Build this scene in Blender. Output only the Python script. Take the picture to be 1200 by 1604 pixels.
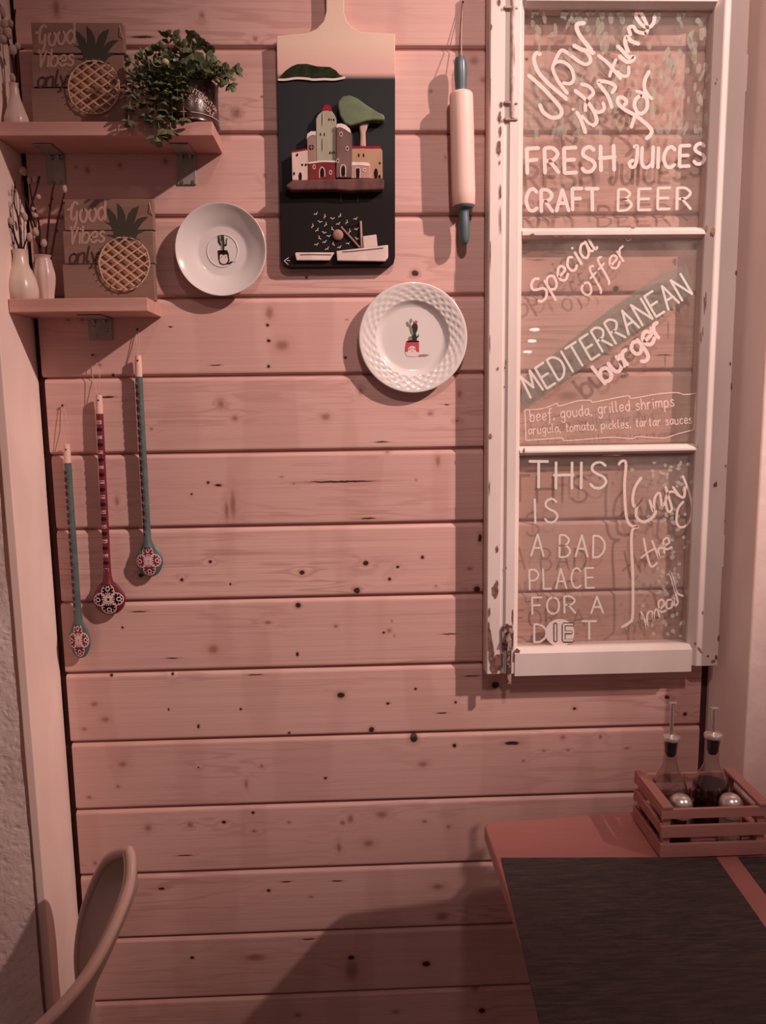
import bpy, bmesh, math, random
from mathutils import Vector, Matrix, noise
for o in list(bpy.data.objects): bpy.data.objects.remove(o)
C = bpy.context.scene.collection
SC = bpy.context.scene
random.seed(7)
PI = math.pi
sin, cos = math.sin, math.cos

# ------------------------------------------------------------------ camera
D = 1.5          # camera distance from the plank wall (wall face is y = 0)
H = 1.506        # camera height
FL = 1220.0      # focal length for a 1200 px wide frame
PITCH, YAW, ROLL = .1409, .0355, -.0135
FW = Vector((sin(YAW)*cos(PITCH), cos(YAW)*cos(PITCH), -sin(PITCH)))
_r0 = Vector((cos(YAW), -sin(YAW), 0)); _u0 = _r0.cross(FW)
RT = _r0*cos(ROLL)+_u0*sin(ROLL); UP = -_r0*sin(ROLL)+_u0*cos(ROLL)
CAMP = Vector((0, -D, H))
cam = bpy.data.cameras.new('camera'); co = bpy.data.objects.new('camera', cam); C.objects.link(co)
cam.sensor_fit = 'HORIZONTAL'; cam.sensor_width = 36; cam.lens = FL/1200*36
cam.clip_start = .02
co.matrix_world = Matrix(((RT.x, UP.x, -FW.x, CAMP.x), (RT.y, UP.y, -FW.y, CAMP.y), (RT.z, UP.z, -FW.z, CAMP.z), (0, 0, 0, 1)))
SC.camera = co

def ray(x, y): return FW+RT*((x-600)/FL)-UP*((y-802)/FL)
def W(x, y, d=0.0):            # survey: photo point -> world point on the plane d metres in front of the wall
    r = ray(x, y); return CAMP+r*((D-d)/r.y)
def ZP(x, y, z):               # photo point -> world point on the level z
    r = ray(x, y); return CAMP+r*((z-H)/r.z)

# ------------------------------------------------------------------ world, lamps, exposure
wd = bpy.data.worlds.new('world'); SC.world = wd; wd.use_nodes = True
bg = wd.node_tree.nodes['Background']; bg.inputs[0].default_value = (1, .62, .58, 1); bg.inputs[1].default_value = .175
SC.view_settings.view_transform = 'Standard'; SC.view_settings.look = 'None'
SC.view_settings.gamma = 1; SC.view_settings.use_curve_mapping = False
SC.view_settings.exposure = 0.0
LCOL = (1, .73, .66)
def spot(name, loc, aim, power, size, angle, blend, col=LCOL):
    l = bpy.data.lights.new(name, 'SPOT'); l.energy = power; l.shadow_soft_size = size
    l.spot_size = math.radians(angle); l.spot_blend = blend; l.color = col
    o = bpy.data.objects.new(name, l); C.objects.link(o); o.location = loc
    o.rotation_euler = (Vector(aim)-Vector(loc)).to_track_quat('-Z', 'Y').to_euler()
    return o
spot('ceiling_spot', (3.05, -2.2, H+2.45), (.33, 0, H+.20), 960, .05, 27.5, 1.0)
spot('ceiling_spot', (.30, -1.75, H+1.4), (.95, 0, H+.44), 88, .06, 82, 1.0)

# ------------------------------------------------------------------ mesh helpers
class MB:
    def __init__(s): s.v = []; s.f = []; s.mi = []; s.cur = 0
    def add(s, vs, fs):
        o = len(s.v); s.v += [Vector(p) for p in vs]
        for f in fs: s.f.append([i+o for i in f]); s.mi.append(s.cur)
        return s
    def box(s, x0, x1, y0, y1, z0, z1):
        return s.add([(x0,y0,z0),(x1,y0,z0),(x1,y1,z0),(x0,y1,z0),(x0,y0,z1),(x1,y0,z1),(x1,y1,z1),(x0,y1,z1)],
                     [(0,3,2,1),(4,5,6,7),(0,1,5,4),(1,2,6,5),(2,3,7,6),(3,0,4,7)])
    def prism(s, pts, y0, y1):          # pts (x,z) outline, front y0 < back y1
        n = len(pts)
        a = sum(pts[i][0]*pts[(i+1) % n][1]-pts[(i+1) % n][0]*pts[i][1] for i in range(n))
        if a < 0: pts = pts[::-1]
        vs = [(p[0], y0, p[1]) for p in pts]+[(p[0], y1, p[1]) for p in pts]
        fs = [list(range(n)), list(range(2*n-1, n-1, -1))]+[(i, i+n, (i+1) % n+n, (i+1) % n) for i in range(n)]
        return s.add(vs, fs)
    def flat(s, pts, y):
        n = len(pts); a = sum(pts[i][0]*pts[(i+1) % n][1]-pts[(i+1) % n][0]*pts[i][1] for i in range(n))
        if a < 0: pts = pts[::-1]
        y -= len(s.f) % 11*.00003
        return s.add([(p[0], y, p[1]) for p in pts], [list(range(n))])
    def slab(s, pts, z0, z1):           # pts (x,y) outline
        n = len(pts)
        a = sum(pts[i][0]*pts[(i+1) % n][1]-pts[(i+1) % n][0]*pts[i][1] for i in range(n))
        if a < 0: pts = pts[::-1]
        vs = [(p[0], p[1], z0) for p in pts]+[(p[0], p[1], z1) for p in pts]
        fs = [list(range(n-1, -1, -1)), list(range(n, 2*n))]+[(i, (i+1) % n, (i+1) % n+n, i+n) for i in range(n)]
        return s.add(vs, fs)
    def lathe(s, prof, c=(0,0,0), ax=(0,0,1), seg=32, flute=0, nf=8, f0=0, f1=1e9):
        c = Vector(c); a = Vector(ax).normalized()
        t = Vector((0,1,0)) if abs(a.y) < .9 else Vector((1,0,0))
        u = a.cross(t).normalized(); w = a.cross(u)
        vs = []; fs = []
        for k, (r, h) in enumerate(prof):
            for i in range(seg):
                th = 2*PI*i/seg; rr = r
                if flute and f0 <= h <= f1: rr = r*(1+flute*abs(cos(nf*th/2)))
                vs.append(c+a*h+u*(rr*cos(th))+w*(rr*sin(th)))
        for k in range(len(prof)-1):
            for i in range(seg):
                j = (i+1) % seg
                fs.append((k*seg+i, k*seg+j, (k+1)*seg+j, (k+1)*seg+i))
        if prof[0][0] > 1e-5: fs.append(list(range(seg-1, -1, -1)))
        if prof[-1][0] > 1e-5: fs.append([(len(prof)-1)*seg+i for i in range(seg)])
        return s.add(vs, fs)
    def tube(s, path, r, seg=8, caps=True):
        path = [Vector(p) for p in path]; n = len(path)
        rs = r if isinstance(r, (list, tuple)) else [r]*n
        vs = []; fs = []; pu = None
        for i, p in enumerate(path):
            t = (path[min(i+1, n-1)]-path[max(i-1, 0)]).normalized()
            if pu is None:
                q = Vector((0,0,1)) if abs(t.z) < .9 else Vector((0,1,0)); u = t.cross(q).normalized()
            else: u = (pu-t*pu.dot(t)).normalized()
            pu = u; w = t.cross(u)
            for k in range(seg):
                a = 2*PI*k/seg; vs.append(p+u*(rs[i]*cos(a))+w*(rs[i]*sin(a)))
        for i in range(n-1):
            for k in range(seg):
                j = (k+1) % seg; fs.append((i*seg+k, i*seg+j, (i+1)*seg+j, (i+1)*seg+k))
        if caps: fs += [list(range(seg-1, -1, -1)), [(n-1)*seg+k for k in range(seg)]]
        return s.add(vs, fs)
    def ell(s, c, rx, ry, rz, seg=16, rings=10, rot=None):
        c = Vector(c); vs = []; fs = []
        for i in range(rings+1):
            ph = PI*i/rings
            for k in range(seg):
                a = 2*PI*k/seg; v = Vector((rx*sin(ph)*cos(a), ry*sin(ph)*sin(a), rz*cos(ph)))
                if rot: v = rot @ v
                vs.append(c+v)
        for i in range(rings):
            for k in range(seg):
                j = (k+1) % seg; fs.append((i*seg+k, (i+1)*seg+k, (i+1)*seg+j, i*seg+j))
        return s.add(vs, fs)

def smooth_path(pts, n=5):
    pts = [tuple(p) for p in pts]
    if len(pts) < 3: return pts
    P = [pts[0]]+pts+[pts[-1]]; out = []
    for i in range(1, len(P)-2):
        a, b, c, d = P[i-1], P[i], P[i+1], P[i+2]
        for k in range(n):
            t = k/n
            out.append(tuple(.5*((2*b[j])+(-a[j]+c[j])*t+(2*a[j]-5*b[j]+4*c[j]-d[j])*t*t+(-a[j]+3*b[j]-3*c[j]+d[j])*t**3) for j in range(len(b))))
    out.append(pts[-1]); return out

def ribbon(mb, pts, w, fn):      # a flat painted stroke; pts in 2-D, fn maps 2-D to the painted surface
    n = len(pts)
    if n < 2: return
    L = []; Rr = []
    for i, p in enumerate(pts):
        a = pts[max(i-1, 0)]; b = pts[min(i+1, n-1)]
        dx, dy = b[0]-a[0], b[1]-a[1]; l = math.hypot(dx, dy) or 1
        dx /= l; dy /= l; ww = w/2
        L.append((p[0]-dy*ww, p[1]+dx*ww)); Rr.append((p[0]+dy*ww, p[1]-dx*ww))
    def cap(p, q, c, sgn):
        dx, dy = c[0]-q[0], c[1]-q[1]; l = math.hypot(dx, dy) or 1
        return (c[0]+dx/l*w*.42, c[1]+dy/l*w*.42)
    e0 = cap(None, pts[1], pts[0], 1); e1 = cap(None, pts[-2], pts[-1], 1)
    k = len(mb.f) % 11*.00003      # strokes laid one over another, each a hair prouder
    vs = [Vector(fn(*q))-Vector((0, k, 0)) for q in L+Rr+[e0, e1]]
    fs = [(i, i+1, n+i+1, n+i) for i in range(n-1)]+[(0, n, 2*n), (n-1, 2*n+1, 2*n-1)]
    mb.add(vs, fs)
def stroke(mb, pts, w, fn, sm=True):
    if sm: ribbon(mb, smooth_path(pts), w, fn)
    else:
        for i in range(len(pts)-1): ribbon(mb, [pts[i], pts[i+1]], w, fn)

GL = '''A:7|0,0 3.5,10 7,0;1.3,3.7 5.7,3.7
B:6|0,0 0,10;~0,10 3,10 5.2,8 3.5,5.6 0,5.2;~0,5.2 4,5 6,2.7 4,.3 0,0
C:6.5|~6.3,8.4 4.3,10 1.8,9 .2,5 1.5,1 4,0 6.3,1.3
D:6.5|0,0 0,10;~0,10 3.5,9.6 6.3,6.8 6,3 3.2,.4 0,0
E:5.5|5.5,10 0,10 0,0 5.5,0;0,5.2 4.8,5.2
F:5.5|5.5,10 0,10 0,0;0,5.2 4.6,5.4
G:7|~6.5,8.8 4.8,10 3,8 2.2,4 3.2,1.6 5.4,3 6,5.4;~6,5.4 5.6,0 3.6,-3 2,-1.6;~0,6.6 2,7.2 3.4,9
H:6|0,0 0,10;6,0 6,10;-.8,5 6.6,5.3
I:1|.5,0 .5,10
J:5|~3,10 4.8,10 4.6,4 3.6,.6 1.8,.2 .6,2.2 2.6,3.6
L:5|0,10 0,0 5,0
M:8|0,0 1,10 4,3 7,10 8,0
N:6.5|0,0 0,10 6.5,0 6.5,10
O:7|~3.5,10 1,8.5 0,5 1,1.3 3.5,0 6,1.3 7,5 6,8.5 3.5,10
P:6|0,0 0,10;~0,10 3.5,10 6,7.7 4,5 0,4.6
R:6.3|0,0 0,10;~0,10 3.5,10 6,7.7 4,5.2 0,5;2.2,5 6.3,0
S:6|~5.6,8.6 3.5,10 1,9 .6,7 2.5,5.5 5,4.2 5.8,2.2 4,.2 1.5,.2 0,1.6
T:7|0,10 7,10;3.5,10 3.5,0
U:6|~0,10 0,3 1.3,.4 3.5,.2 5.5,2 6,4;6,10 6,0
V:6|~0,8.6 1.2,9.4 2,6 2.6,0;2.6,0 6,9.6
a:5|~4.8,5.4 2.5,6 .4,4 .5,1.2 2,0 4,1.5 4.8,4.5;~4.9,6 4.8,1.5 6,0.3
b:5|0,10 0,0;~0,3.5 2,6 4.6,5 4.6,1.5 2.5,0 0,1.2
c:4.3|~4.3,5 2.5,6 .4,4 .6,1.2 2.4,0 4.3,1
d:5|~4.6,4.5 2.7,6 .4,4.5 .4,1.4 2.3,0 4.6,2;4.8,10 4.8,0
e:4.8|~.4,3 4.5,3.4 4,5.7 2.2,6 .4,4.2 .5,1.3 2.4,0 4.8,1.2
f:4|~4.4,9.3 3,10 2,8.5 1.8,4 1.4,-2 .4,-3.6;0,5.8 3.8,6
g:5|~4.6,5 2.6,6 .4,4.4 .6,1.4 2.6,.4 4.6,2.4;~4.8,6 4.8,0 4,-3.5 1.8,-4 .4,-2.8
h:5|0,10 0,0;~0,3.5 2,6 4,5.4 4.4,3 4.6,0
i:1.2|.6,6 .6,0;.6,8 .6,8.4
j:3|~2,6 2.2,0 1.8,-3 0,-3.6;2,8 2,8.3
k:4.6|0,10 0,0;4.2,6 0,2.6;1.4,3.7 4.6,0
l:2|~.4,10 .3,2.4 .8,.3 2,.5
m:8|0,6 0,0;~0,4 1.8,6 3.4,5.4 3.6,0;~3.6,4 5.6,6 7.4,5.2 7.8,0
n:4.8|0,6 0,0;~0,4 2,6 4,5.3 4.5,0
o:4.8|~2.4,6 .5,5 .2,2.5 1.4,.2 3.4,.3 4.7,3 4.2,5.2 2.4,6
p:5|0,6 0,-4;~0,4 2,6 4.6,4.8 4.4,1.4 2.4,0 0,1.4
r:3.8|0,6 0,0;~0,3.8 1.6,5.8 3.6,5.8
s:4.2|~4,5.2 2.2,6 .6,4.8 2,3.3 3.9,2.2 3.4,.4 1.5,0 0,.9
t:3.6|~1.6,9 1.5,2 2.2,.1 3.6,.7;0,6 3.6,6.2
u:4.8|~0,6 .2,1.5 1.6,0 3.6,.8 4.6,3;4.6,6 4.8,0
v:4.6|0,6 2.3,0 4.6,6
w:7|~0,6 1.2,.2 3.5,4.6;~3.5,4.6 5,.2 7,7.5
y:4.8|0,6 2.6,.6;~4.8,6 2.6,.6 1,-3.2 0,-3.8
,:1|.6,.8 .2,-1.2
':1|.5,10 .3,8
 :3|'''
GLY = {}
for ln in GL.split('\n'):
    k, rest = ln[0], ln[2:]; w, ss = rest.split('|')
    st = []
    for q in ss.split(';'):
        if q: st.append((q[0] == '~', [tuple(float(t) for t in p.split(',')) for p in q.lstrip('~').split()]))
    GLY[k] = (float(w), st)
def text(mb, s, p0, p1, h, w, fn, slant=0, gap=2.2, jit=.0):
    tot = sum(GLY[c][0] for c in s)+gap*(len(s)-1)
    dx, dy = p1[0]-p0[0], p1[1]-p0[1]; L = math.hypot(dx, dy); ex = (dx/L, dy/L); ey = (ex[1], -ex[0])
    sx = L/tot; sy = h/10; x = 0
    rnd = random.Random(len(s)*7+int(h))
    for c in s:
        gw, st = GLY[c]; jy = rnd.uniform(-jit, jit)
        for sm, pts in st:
            q = []
            for (a, b) in pts:
                u = (x+a)*sx+slant*b*sy; v = b*sy+jy
                q.append((p0[0]+ex[0]*u+ey[0]*v, p0[1]+ex[1]*u+ey[1]*v))
            stroke(mb, q, w, fn, sm)
        x += gw+gap

def obj(name, mb, mats, parent=None, smooth=False, bev=0, seg=2, label=None, origin=None, recalc=False):
    if not isinstance(mats, (list, tuple)): mats = [mats]
    me = bpy.data.meshes.new(name)
    if origin is None:
        if parent is not None: origin = WL[parent.name]
        else:
            xs = [v.x for v in mb.v]; ys = [v.y for v in mb.v]; zs = [v.z for v in mb.v]
            origin = Vector(((min(xs)+max(xs))/2, (min(ys)+max(ys))/2, min(zs)))
    origin = Vector(origin)
    me.from_pydata([v-origin for v in mb.v], [], mb.f)
    for m in mats: me.materials.append(m)
    if recalc:
        bm = bmesh.new(); bm.from_mesh(me); bmesh.ops.recalc_face_normals(bm, faces=bm.faces); bm.to_mesh(me); bm.free()
    if len(mats) > 1: me.polygons.foreach_set('material_index', mb.mi)
    if smooth:
        me.polygons.foreach_set('use_smooth', [True]*len(me.polygons))
        try: me.set_sharp_from_angle(angle=math.radians(40))
        except Exception: pass
    o = bpy.data.objects.new(name, me); C.objects.link(o)
    if parent is not None:
        o.parent = parent; o.location = origin-WL[parent.name]
    else: o.location = origin
    WL[o.name] = origin
    if bev:
        b = o.modifiers.new('bevel', 'BEVEL'); b.width = bev; b.segments = seg; b.limit_method = 'ANGLE'; b.angle_limit = math.radians(35)
    if label: o['label'] = label
    return o
WL = {}
def thing(name, label, cat, loc, group=None):
    o = bpy.data.objects.new(name, None); C.objects.link(o); o.location = loc; o.empty_display_size = .02
    WL[o.name] = Vector(loc); tag(o, label, cat, group); return o
def tag(o, label, cat, group=None, kind=None):
    if label: o['label'] = label
    if cat: o['category'] = cat
    if group: o['group'] = group
    if kind: o['kind'] = kind
    return o
def struct(o): o['kind'] = 'structure'; return o
def stuff(o): o['kind'] = 'stuff'; return o

# ------------------------------------------------------------------ materials
def nodes(name):
    m = bpy.data.materials.new(name); m.use_nodes = True; nt = m.node_tree
    return m, nt, nt.nodes['Principled BSDF']
def N(nt, t, **kw):
    n = nt.nodes.new(t)
    for k, v in kw.items(): setattr(n, k, v)
    return n
def mth(nt, op, a, b=None, c=None, clamp=False):
    n = N(nt, 'ShaderNodeMath', operation=op); n.use_clamp = clamp
    for i, x in enumerate((a, b, c)):
        if x is None: continue
        if isinstance(x, (int, float)): n.inputs[i].default_value = x
        else: nt.links.new(x, n.inputs[i])
    return n.outputs[0]
def mix(nt, f, a, b):
    n = N(nt, 'ShaderNodeMix', data_type='RGBA')
    for i, x in ((0, f), (6, a), (7, b)):
        if isinstance(x, (int, float)): n.inputs[i].default_value = x
        elif isinstance(x, (tuple, list)): n.inputs[i].default_value = (*x[:3], 1)
        else: nt.links.new(x, n.inputs[i])
    return n.outputs[2]
def smr(nt, x, a, b, lo=0.0, hi=1.0):
    n = N(nt, 'ShaderNodeMapRange', interpolation_type='SMOOTHSTEP'); nt.links.new(x, n.inputs[0])
    for i, v in zip((1, 2, 3, 4), (a, b, lo, hi)): n.inputs[i].default_value = v
    return n.outputs[0]
def noi(nt, co, scale, detail=3, rough=.5, mapscale=None, loc=(0,0,0), dist=0):
    if mapscale or loc != (0,0,0):
        mp = N(nt, 'ShaderNodeMapping'); mp.inputs['Scale'].default_value = mapscale or (1,1,1); mp.inputs['Location'].default_value = loc
        nt.links.new(co, mp.inputs[0]); co = mp.outputs[0]
    n = N(nt, 'ShaderNodeTexNoise'); n.inputs['Scale'].default_value = scale; n.inputs['Detail'].default_value = detail
    n.inputs['Roughness'].default_value = rough; n.inputs['Distortion'].default_value = dist
    nt.links.new(co, n.inputs['Vector']); return n.outputs[0]
def bump(nt, h, strength, dist, p):
    b = N(nt, 'ShaderNodeBump'); b.inputs['Strength'].default_value = strength; b.inputs['Distance'].default_value = dist
    nt.links.new(h, b.inputs['Height']); nt.links.new(b.outputs[0], p.inputs['Normal'])
def mat(name, col, col2=None, rough=.5, scale=20, mapscale=(1,1,1), bmp=0, bdist=.001, metal=0, detail=4, spec=.5, lo=.35, hi=.65, coat=0):
    m, nt, p = nodes(name); p.inputs['Roughness'].default_value = rough; p.inputs['Metallic'].default_value = metal
    p.inputs['Specular IOR Level'].default_value = spec; p.inputs['Coat Weight'].default_value = coat
    col2 = col2 or tuple(c*.85 for c in col)
    tc = N(nt, 'ShaderNodeTexCoord').outputs['Object']
    n = noi(nt, tc, scale, detail, .55, mapscale)
    nt.links.new(mix(nt, smr(nt, n, lo, hi), col, col2), p.inputs['Base Color'])
    if bmp: bump(nt, n, bmp, bdist, p)
    return m
def woodmat(name, c1, c2, axis='x', rough=.55, fib=120, bmp=.25, bands=30, spec=.3):
    m, nt, p = nodes(name); p.inputs['Roughness'].default_value = rough; p.inputs['Specular IOR Level'].default_value = spec
    tc = N(nt, 'ShaderNodeTexCoord').outputs['Object']
    k = {'x': (.06, 1, 1), 'y': (1, .06, 1), 'z': (1, 1, .06)}[axis]
    n1 = noi(nt, tc, 14, 3, .5, k, loc=(3.1, 1.7, .4))
    band = mth(nt, 'SINE', mth(nt, 'MULTIPLY', n1, bands))
    n2 = noi(nt, tc, fib*4, 3, .6, tuple(v if v < 1 else 1 for v in k))
    f = mth(nt, 'ADD', mth(nt, 'MULTIPLY', band, .22), mth(nt, 'MULTIPLY', n2, .9), clamp=True)
    nt.links.new(mix(nt, f, c1, c2), p.inputs['Base Color'])
    bump(nt, n2, bmp, .0006, p)
    return m

def glassmat(name, tint=(.95,.95,.95), refl=1.0, haze=0.0, hazecol=(.6,.6,.6), edge=None):
    m = bpy.data.materials.new(name); m.use_nodes = True; nt = m.node_tree; nt.nodes.clear()
    out = N(nt, 'ShaderNodeOutputMaterial'); tr = N(nt, 'ShaderNodeBsdfTransparent'); tr.inputs[0].default_value = (*tint, 1)
    if edge:        # thick glass walls look darker where they are seen edge-on
        lw = N(nt, 'ShaderNodeLayerWeight'); lw.inputs[0].default_value = .5
        nt.links.new(mix(nt, smr(nt, lw.outputs['Facing'], .45, 1.0), tint, edge), tr.inputs[0])
    gl = N(nt, 'ShaderNodeBsdfGlossy'); gl.inputs['Roughness'].default_value = .02
    fr = N(nt, 'ShaderNodeFresnel'); fr.inputs[0].default_value = 1.5
    mx = N(nt, 'ShaderNodeMixShader')
    gb = N(nt, 'ShaderNodeNewGeometry')
    nt.links.new(mth(nt, 'MULTIPLY', mth(nt, 'MULTIPLY', fr.outputs[0], refl, clamp=True), mth(nt, 'SUBTRACT', 1, gb.outputs['Backfacing'])), mx.inputs[0]); nt.links.new(tr.outputs[0], mx.inputs[1]); nt.links.new(gl.outputs[0], mx.inputs[2])
    last = mx.outputs[0]
    if haze:
        df = N(nt, 'ShaderNodeBsdfDiffuse'); df.inputs[0].default_value = (*hazecol, 1)
        tc = N(nt, 'ShaderNodeTexCoord').outputs['Object']
        h = smr(nt, noi(nt, tc, 7, 4, .6), .35, .75, haze*.3, haze)
        m2 = N(nt, 'ShaderNodeMixShader'); nt.links.new(h, m2.inputs[0]); nt.links.new(last, m2.inputs[1]); nt.links.new(df.outputs[0], m2.inputs[2]); last = m2.outputs[0]
    nt.links.new(last, out.inputs[0]); return m
def paintmat(name, col, alpha=1.0, breakup=0.0, scale=400):
    m, nt, p = nodes(name); p.inputs['Base Color'].default_value = (*col, 1); p.inputs['Roughness'].default_value = .8
    p.inputs['Specular IOR Level'].default_value = .1
    if alpha < 1 or breakup:
        tc = N(nt, 'ShaderNodeTexCoord').outputs['Object']
        n = noi(nt, tc, scale, 3, .6)
        nt.links.new(smr(nt, n, .3, .6, alpha*(1-breakup), alpha), p.inputs['Alpha'])
    return m

PINE1, PINE2 = (.68,.435,.38), (.49,.275,.24)
def plankmat(i, knots):
    m, nt, p = nodes('pine_plank_%d' % i); rnd = random.Random(i*13+5)
    p.inputs['Roughness'].default_value = .5; p.inputs['Specular IOR Level'].default_value = .3
    tc = N(nt, 'ShaderNodeTexCoord').outputs['Object']
    off = (rnd.uniform(0, 50), rnd.uniform(0, 50), rnd.uniform(0, 50))
    wob = N(nt, 'ShaderNodeTexNoise'); wob.inputs['Scale'].default_value = 90; wob.inputs['Detail'].default_value = 2
    nt.links.new(tc, wob.inputs['Vector'])
    vs = N(nt, 'ShaderNodeVectorMath', operation='MULTIPLY_ADD'); nt.links.new(wob.outputs[1], vs.inputs[0])
    vs.inputs[1].default_value = (.004, 0, .003); nt.links.new(tc, vs.inputs[2])
    co = vs.outputs[0]
    acc = [None, None]
    for (kx, kz, rx, rz, t) in knots:
        a = N(nt, 'ShaderNodeVectorMath', operation='MULTIPLY_ADD'); nt.links.new(co, a.inputs[0])
        a.inputs[1].default_value = (1/rx, 0, 1/rz); a.inputs[2].default_value = (-(kx+.002)/rx, 0, -(kz+.0015)/rz)
        l = N(nt, 'ShaderNodeVectorMath', operation='LENGTH'); nt.links.new(a.outputs[0], l.inputs[0])
        acc[t] = l.outputs['Value'] if acc[t] is None else mth(nt, 'MINIMUM', acc[t], l.outputs['Value'])
    dB = acc[1]; dA = acc[0]
    ring = None
    both = dB if dA is None else (dA if dB is None else mth(nt, 'MINIMUM', dA, dB))
    n1 = noi(nt, tc, 3, 3, .5, (.55, 1, 9), loc=off, dist=.3)
    ph = mth(nt, 'MULTIPLY', n1, 46)
    if both is not None: ph = mth(nt, 'ADD', ph, mth(nt, 'MULTIPLY', mth(nt, 'POWER', 2.718, mth(nt, 'MULTIPLY', both, -.45)), 9))
    band = mth(nt, 'SINE', ph)
    msk = smr(nt, noi(nt, tc, 2.2, 2, .5, (1, 1, 3), loc=off[::-1]), .42, .66)
    band = mth(nt, 'MULTIPLY', smr(nt, band, .1, 1, 0, 1), msk)
    n2 = noi(nt, tc, 40, 4, .6, (.05, 1, 9), loc=off)
    n3 = noi(nt, tc, 2.5, 2, .5, (1, 1, 2.5), loc=off)
    f = mth(nt, 'ADD', mth(nt, 'MULTIPLY', band, .7), mth(nt, 'MULTIPLY', mth(nt, 'SUBTRACT', n2, .40), 1.7), clamp=True)
    tone = rnd.uniform(.93, 1.06)
    c1 = tuple(c*tone for c in PINE1)
    col = mix(nt, f, c1, PINE2)
    col = mix(nt, smr(nt, n3, .35, .7, 0, .45), col, (.60,.345,.315))
    # soft cross-grain patches of different lustre, painted in as a darker tone
    n4 = noi(nt, tc, 4, 1, .5, (2.2, 1, .35), loc=off)
    col = mix(nt, smr(nt, n4, .53, .6, 0, .24), col, (.45,.24,.2))
    if dB is not None:
        col = mix(nt, smr(nt, dB, 2.6, .8, 0, .28), col, (.46,.22,.17))
        col = mix(nt, smr(nt, dB, 1.25, .2, 0, .62), col, (.20,.065,.045))
    if dA is not None:
        col = mix(nt, smr(nt, dA, 2.4, .9, 0, .45), col, (.38,.17,.12))
        col = mix(nt, smr(nt, dA, 1.15, .75, 0, .95), col, (.02,.008,.007))
    nt.links.new(col, p.inputs['Base Color'])
    bump(nt, n2, .18, .0008, p)
    return m

M = {}
M['white_paint'] = mat('old_white_paint', (.74,.64,.595), (.65,.55,.50), .5, 6, (1,1,.4), .15, .0006)
M['bare'] = mat('bare_brown_wood', (.10,.035,.028), (.18,.08,.06), .8, 60, bmp=.4)
M['chip'] = mat('chipped_edge', (.13,.045,.035), (.26,.14,.11), .9, 90, bmp=.4)
M['trim'] = mat('trim_paint', (.90,.70,.62), (.84,.63,.56), .6, 9, (1,1,.5), .25, .0012)
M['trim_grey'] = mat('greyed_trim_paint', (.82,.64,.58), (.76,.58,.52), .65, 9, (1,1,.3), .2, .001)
M['dark'] = mat('dark_gap', (.06,.014,.014), (.04,.01,.01), .9)
def plaster():
    m, nt, p = nodes('rough_plaster'); p.inputs['Roughness'].default_value = .85
    tc = N(nt, 'ShaderNodeTexCoord').outputs['Object']
    n = noi(nt, tc, 38, 5, .6, dist=.8); n2 = noi(nt, tc, 4, 3)
    v = N(nt, 'ShaderNodeTexVoronoi'); v.inputs['Scale'].default_value = 60; nt.links.new(tc, v.inputs['Vector'])
    h = mth(nt, 'ADD', n, mth(nt, 'MULTIPLY', smr(nt, v.outputs[0], 0, .5), .25))
    nt.links.new(mix(nt, smr(nt, n2, .3, .7), (.80,.64,.58), (.74,.57,.51)), p.inputs['Base Color'])
    bump(nt, h, .6, .006, p); return m
M['plaster'] = plaster()
M['plaster_light'] = mat('pale_plaster', (.88,.70,.64), (.82,.63,.57), .8, 30, bmp=.6, bdist=.002)
M['steel'] = mat('zinc_steel', (.30,.27,.25), (.38,.345,.32), .55, 40, metal=.3)
M['screw'] = mat('screw', (.35,.33,.31), None, .3, metal=.9)
M['nail'] = mat('nail', (.05,.03,.03), None, .5)
M['shelf'] = woodmat('shelf_pine', (.64,.355,.30), (.50,.26,.21), 'x')
M['ceramic'] = mat('white_glaze', (.72,.66,.63), (.70,.64,.61), .13, 5, spec=.6, coat=.3)
M['vase'] = mat('cream_glaze', (.66,.52,.43), (.58,.45,.37), .3, 8)
M['vase2'] = mat('pink_cream_glaze', (.60,.43,.375), (.55,.39,.34), .3, 8)
M['twig'] = mat('twig_bark', (.045,.013,.012), (.03,.01,.009), .8, 80, spec=.1)
M['catkin'] = mat('catkin_fluff', (.50,.36,.31), (.36,.25,.21), .95, 500, bmp=.8)
M['sign'] = woodmat('sign_wood', (.275,.16,.125), (.20,.11,.085), 'x', .7, 90, .4)
M['sign_dark'] = paintmat('sign_dark_print', (.075,.04,.032))
M['sign_text'] = paintmat('sign_faded_print', (.52,.32,.27), .95, .1)
M['crown'] = paintmat('crown_print', (.062,.052,.04))
M['string'] = mat('cream_string', (.72,.48,.34), (.6,.38,.26), .9, 400)
M['pineappleprint'] = paintmat('faint_print', (.42,.215,.14), .8, .3)
M['thread'] = mat('thread', (.62,.40,.36), None, .9)
M['charcoal'] = None

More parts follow.
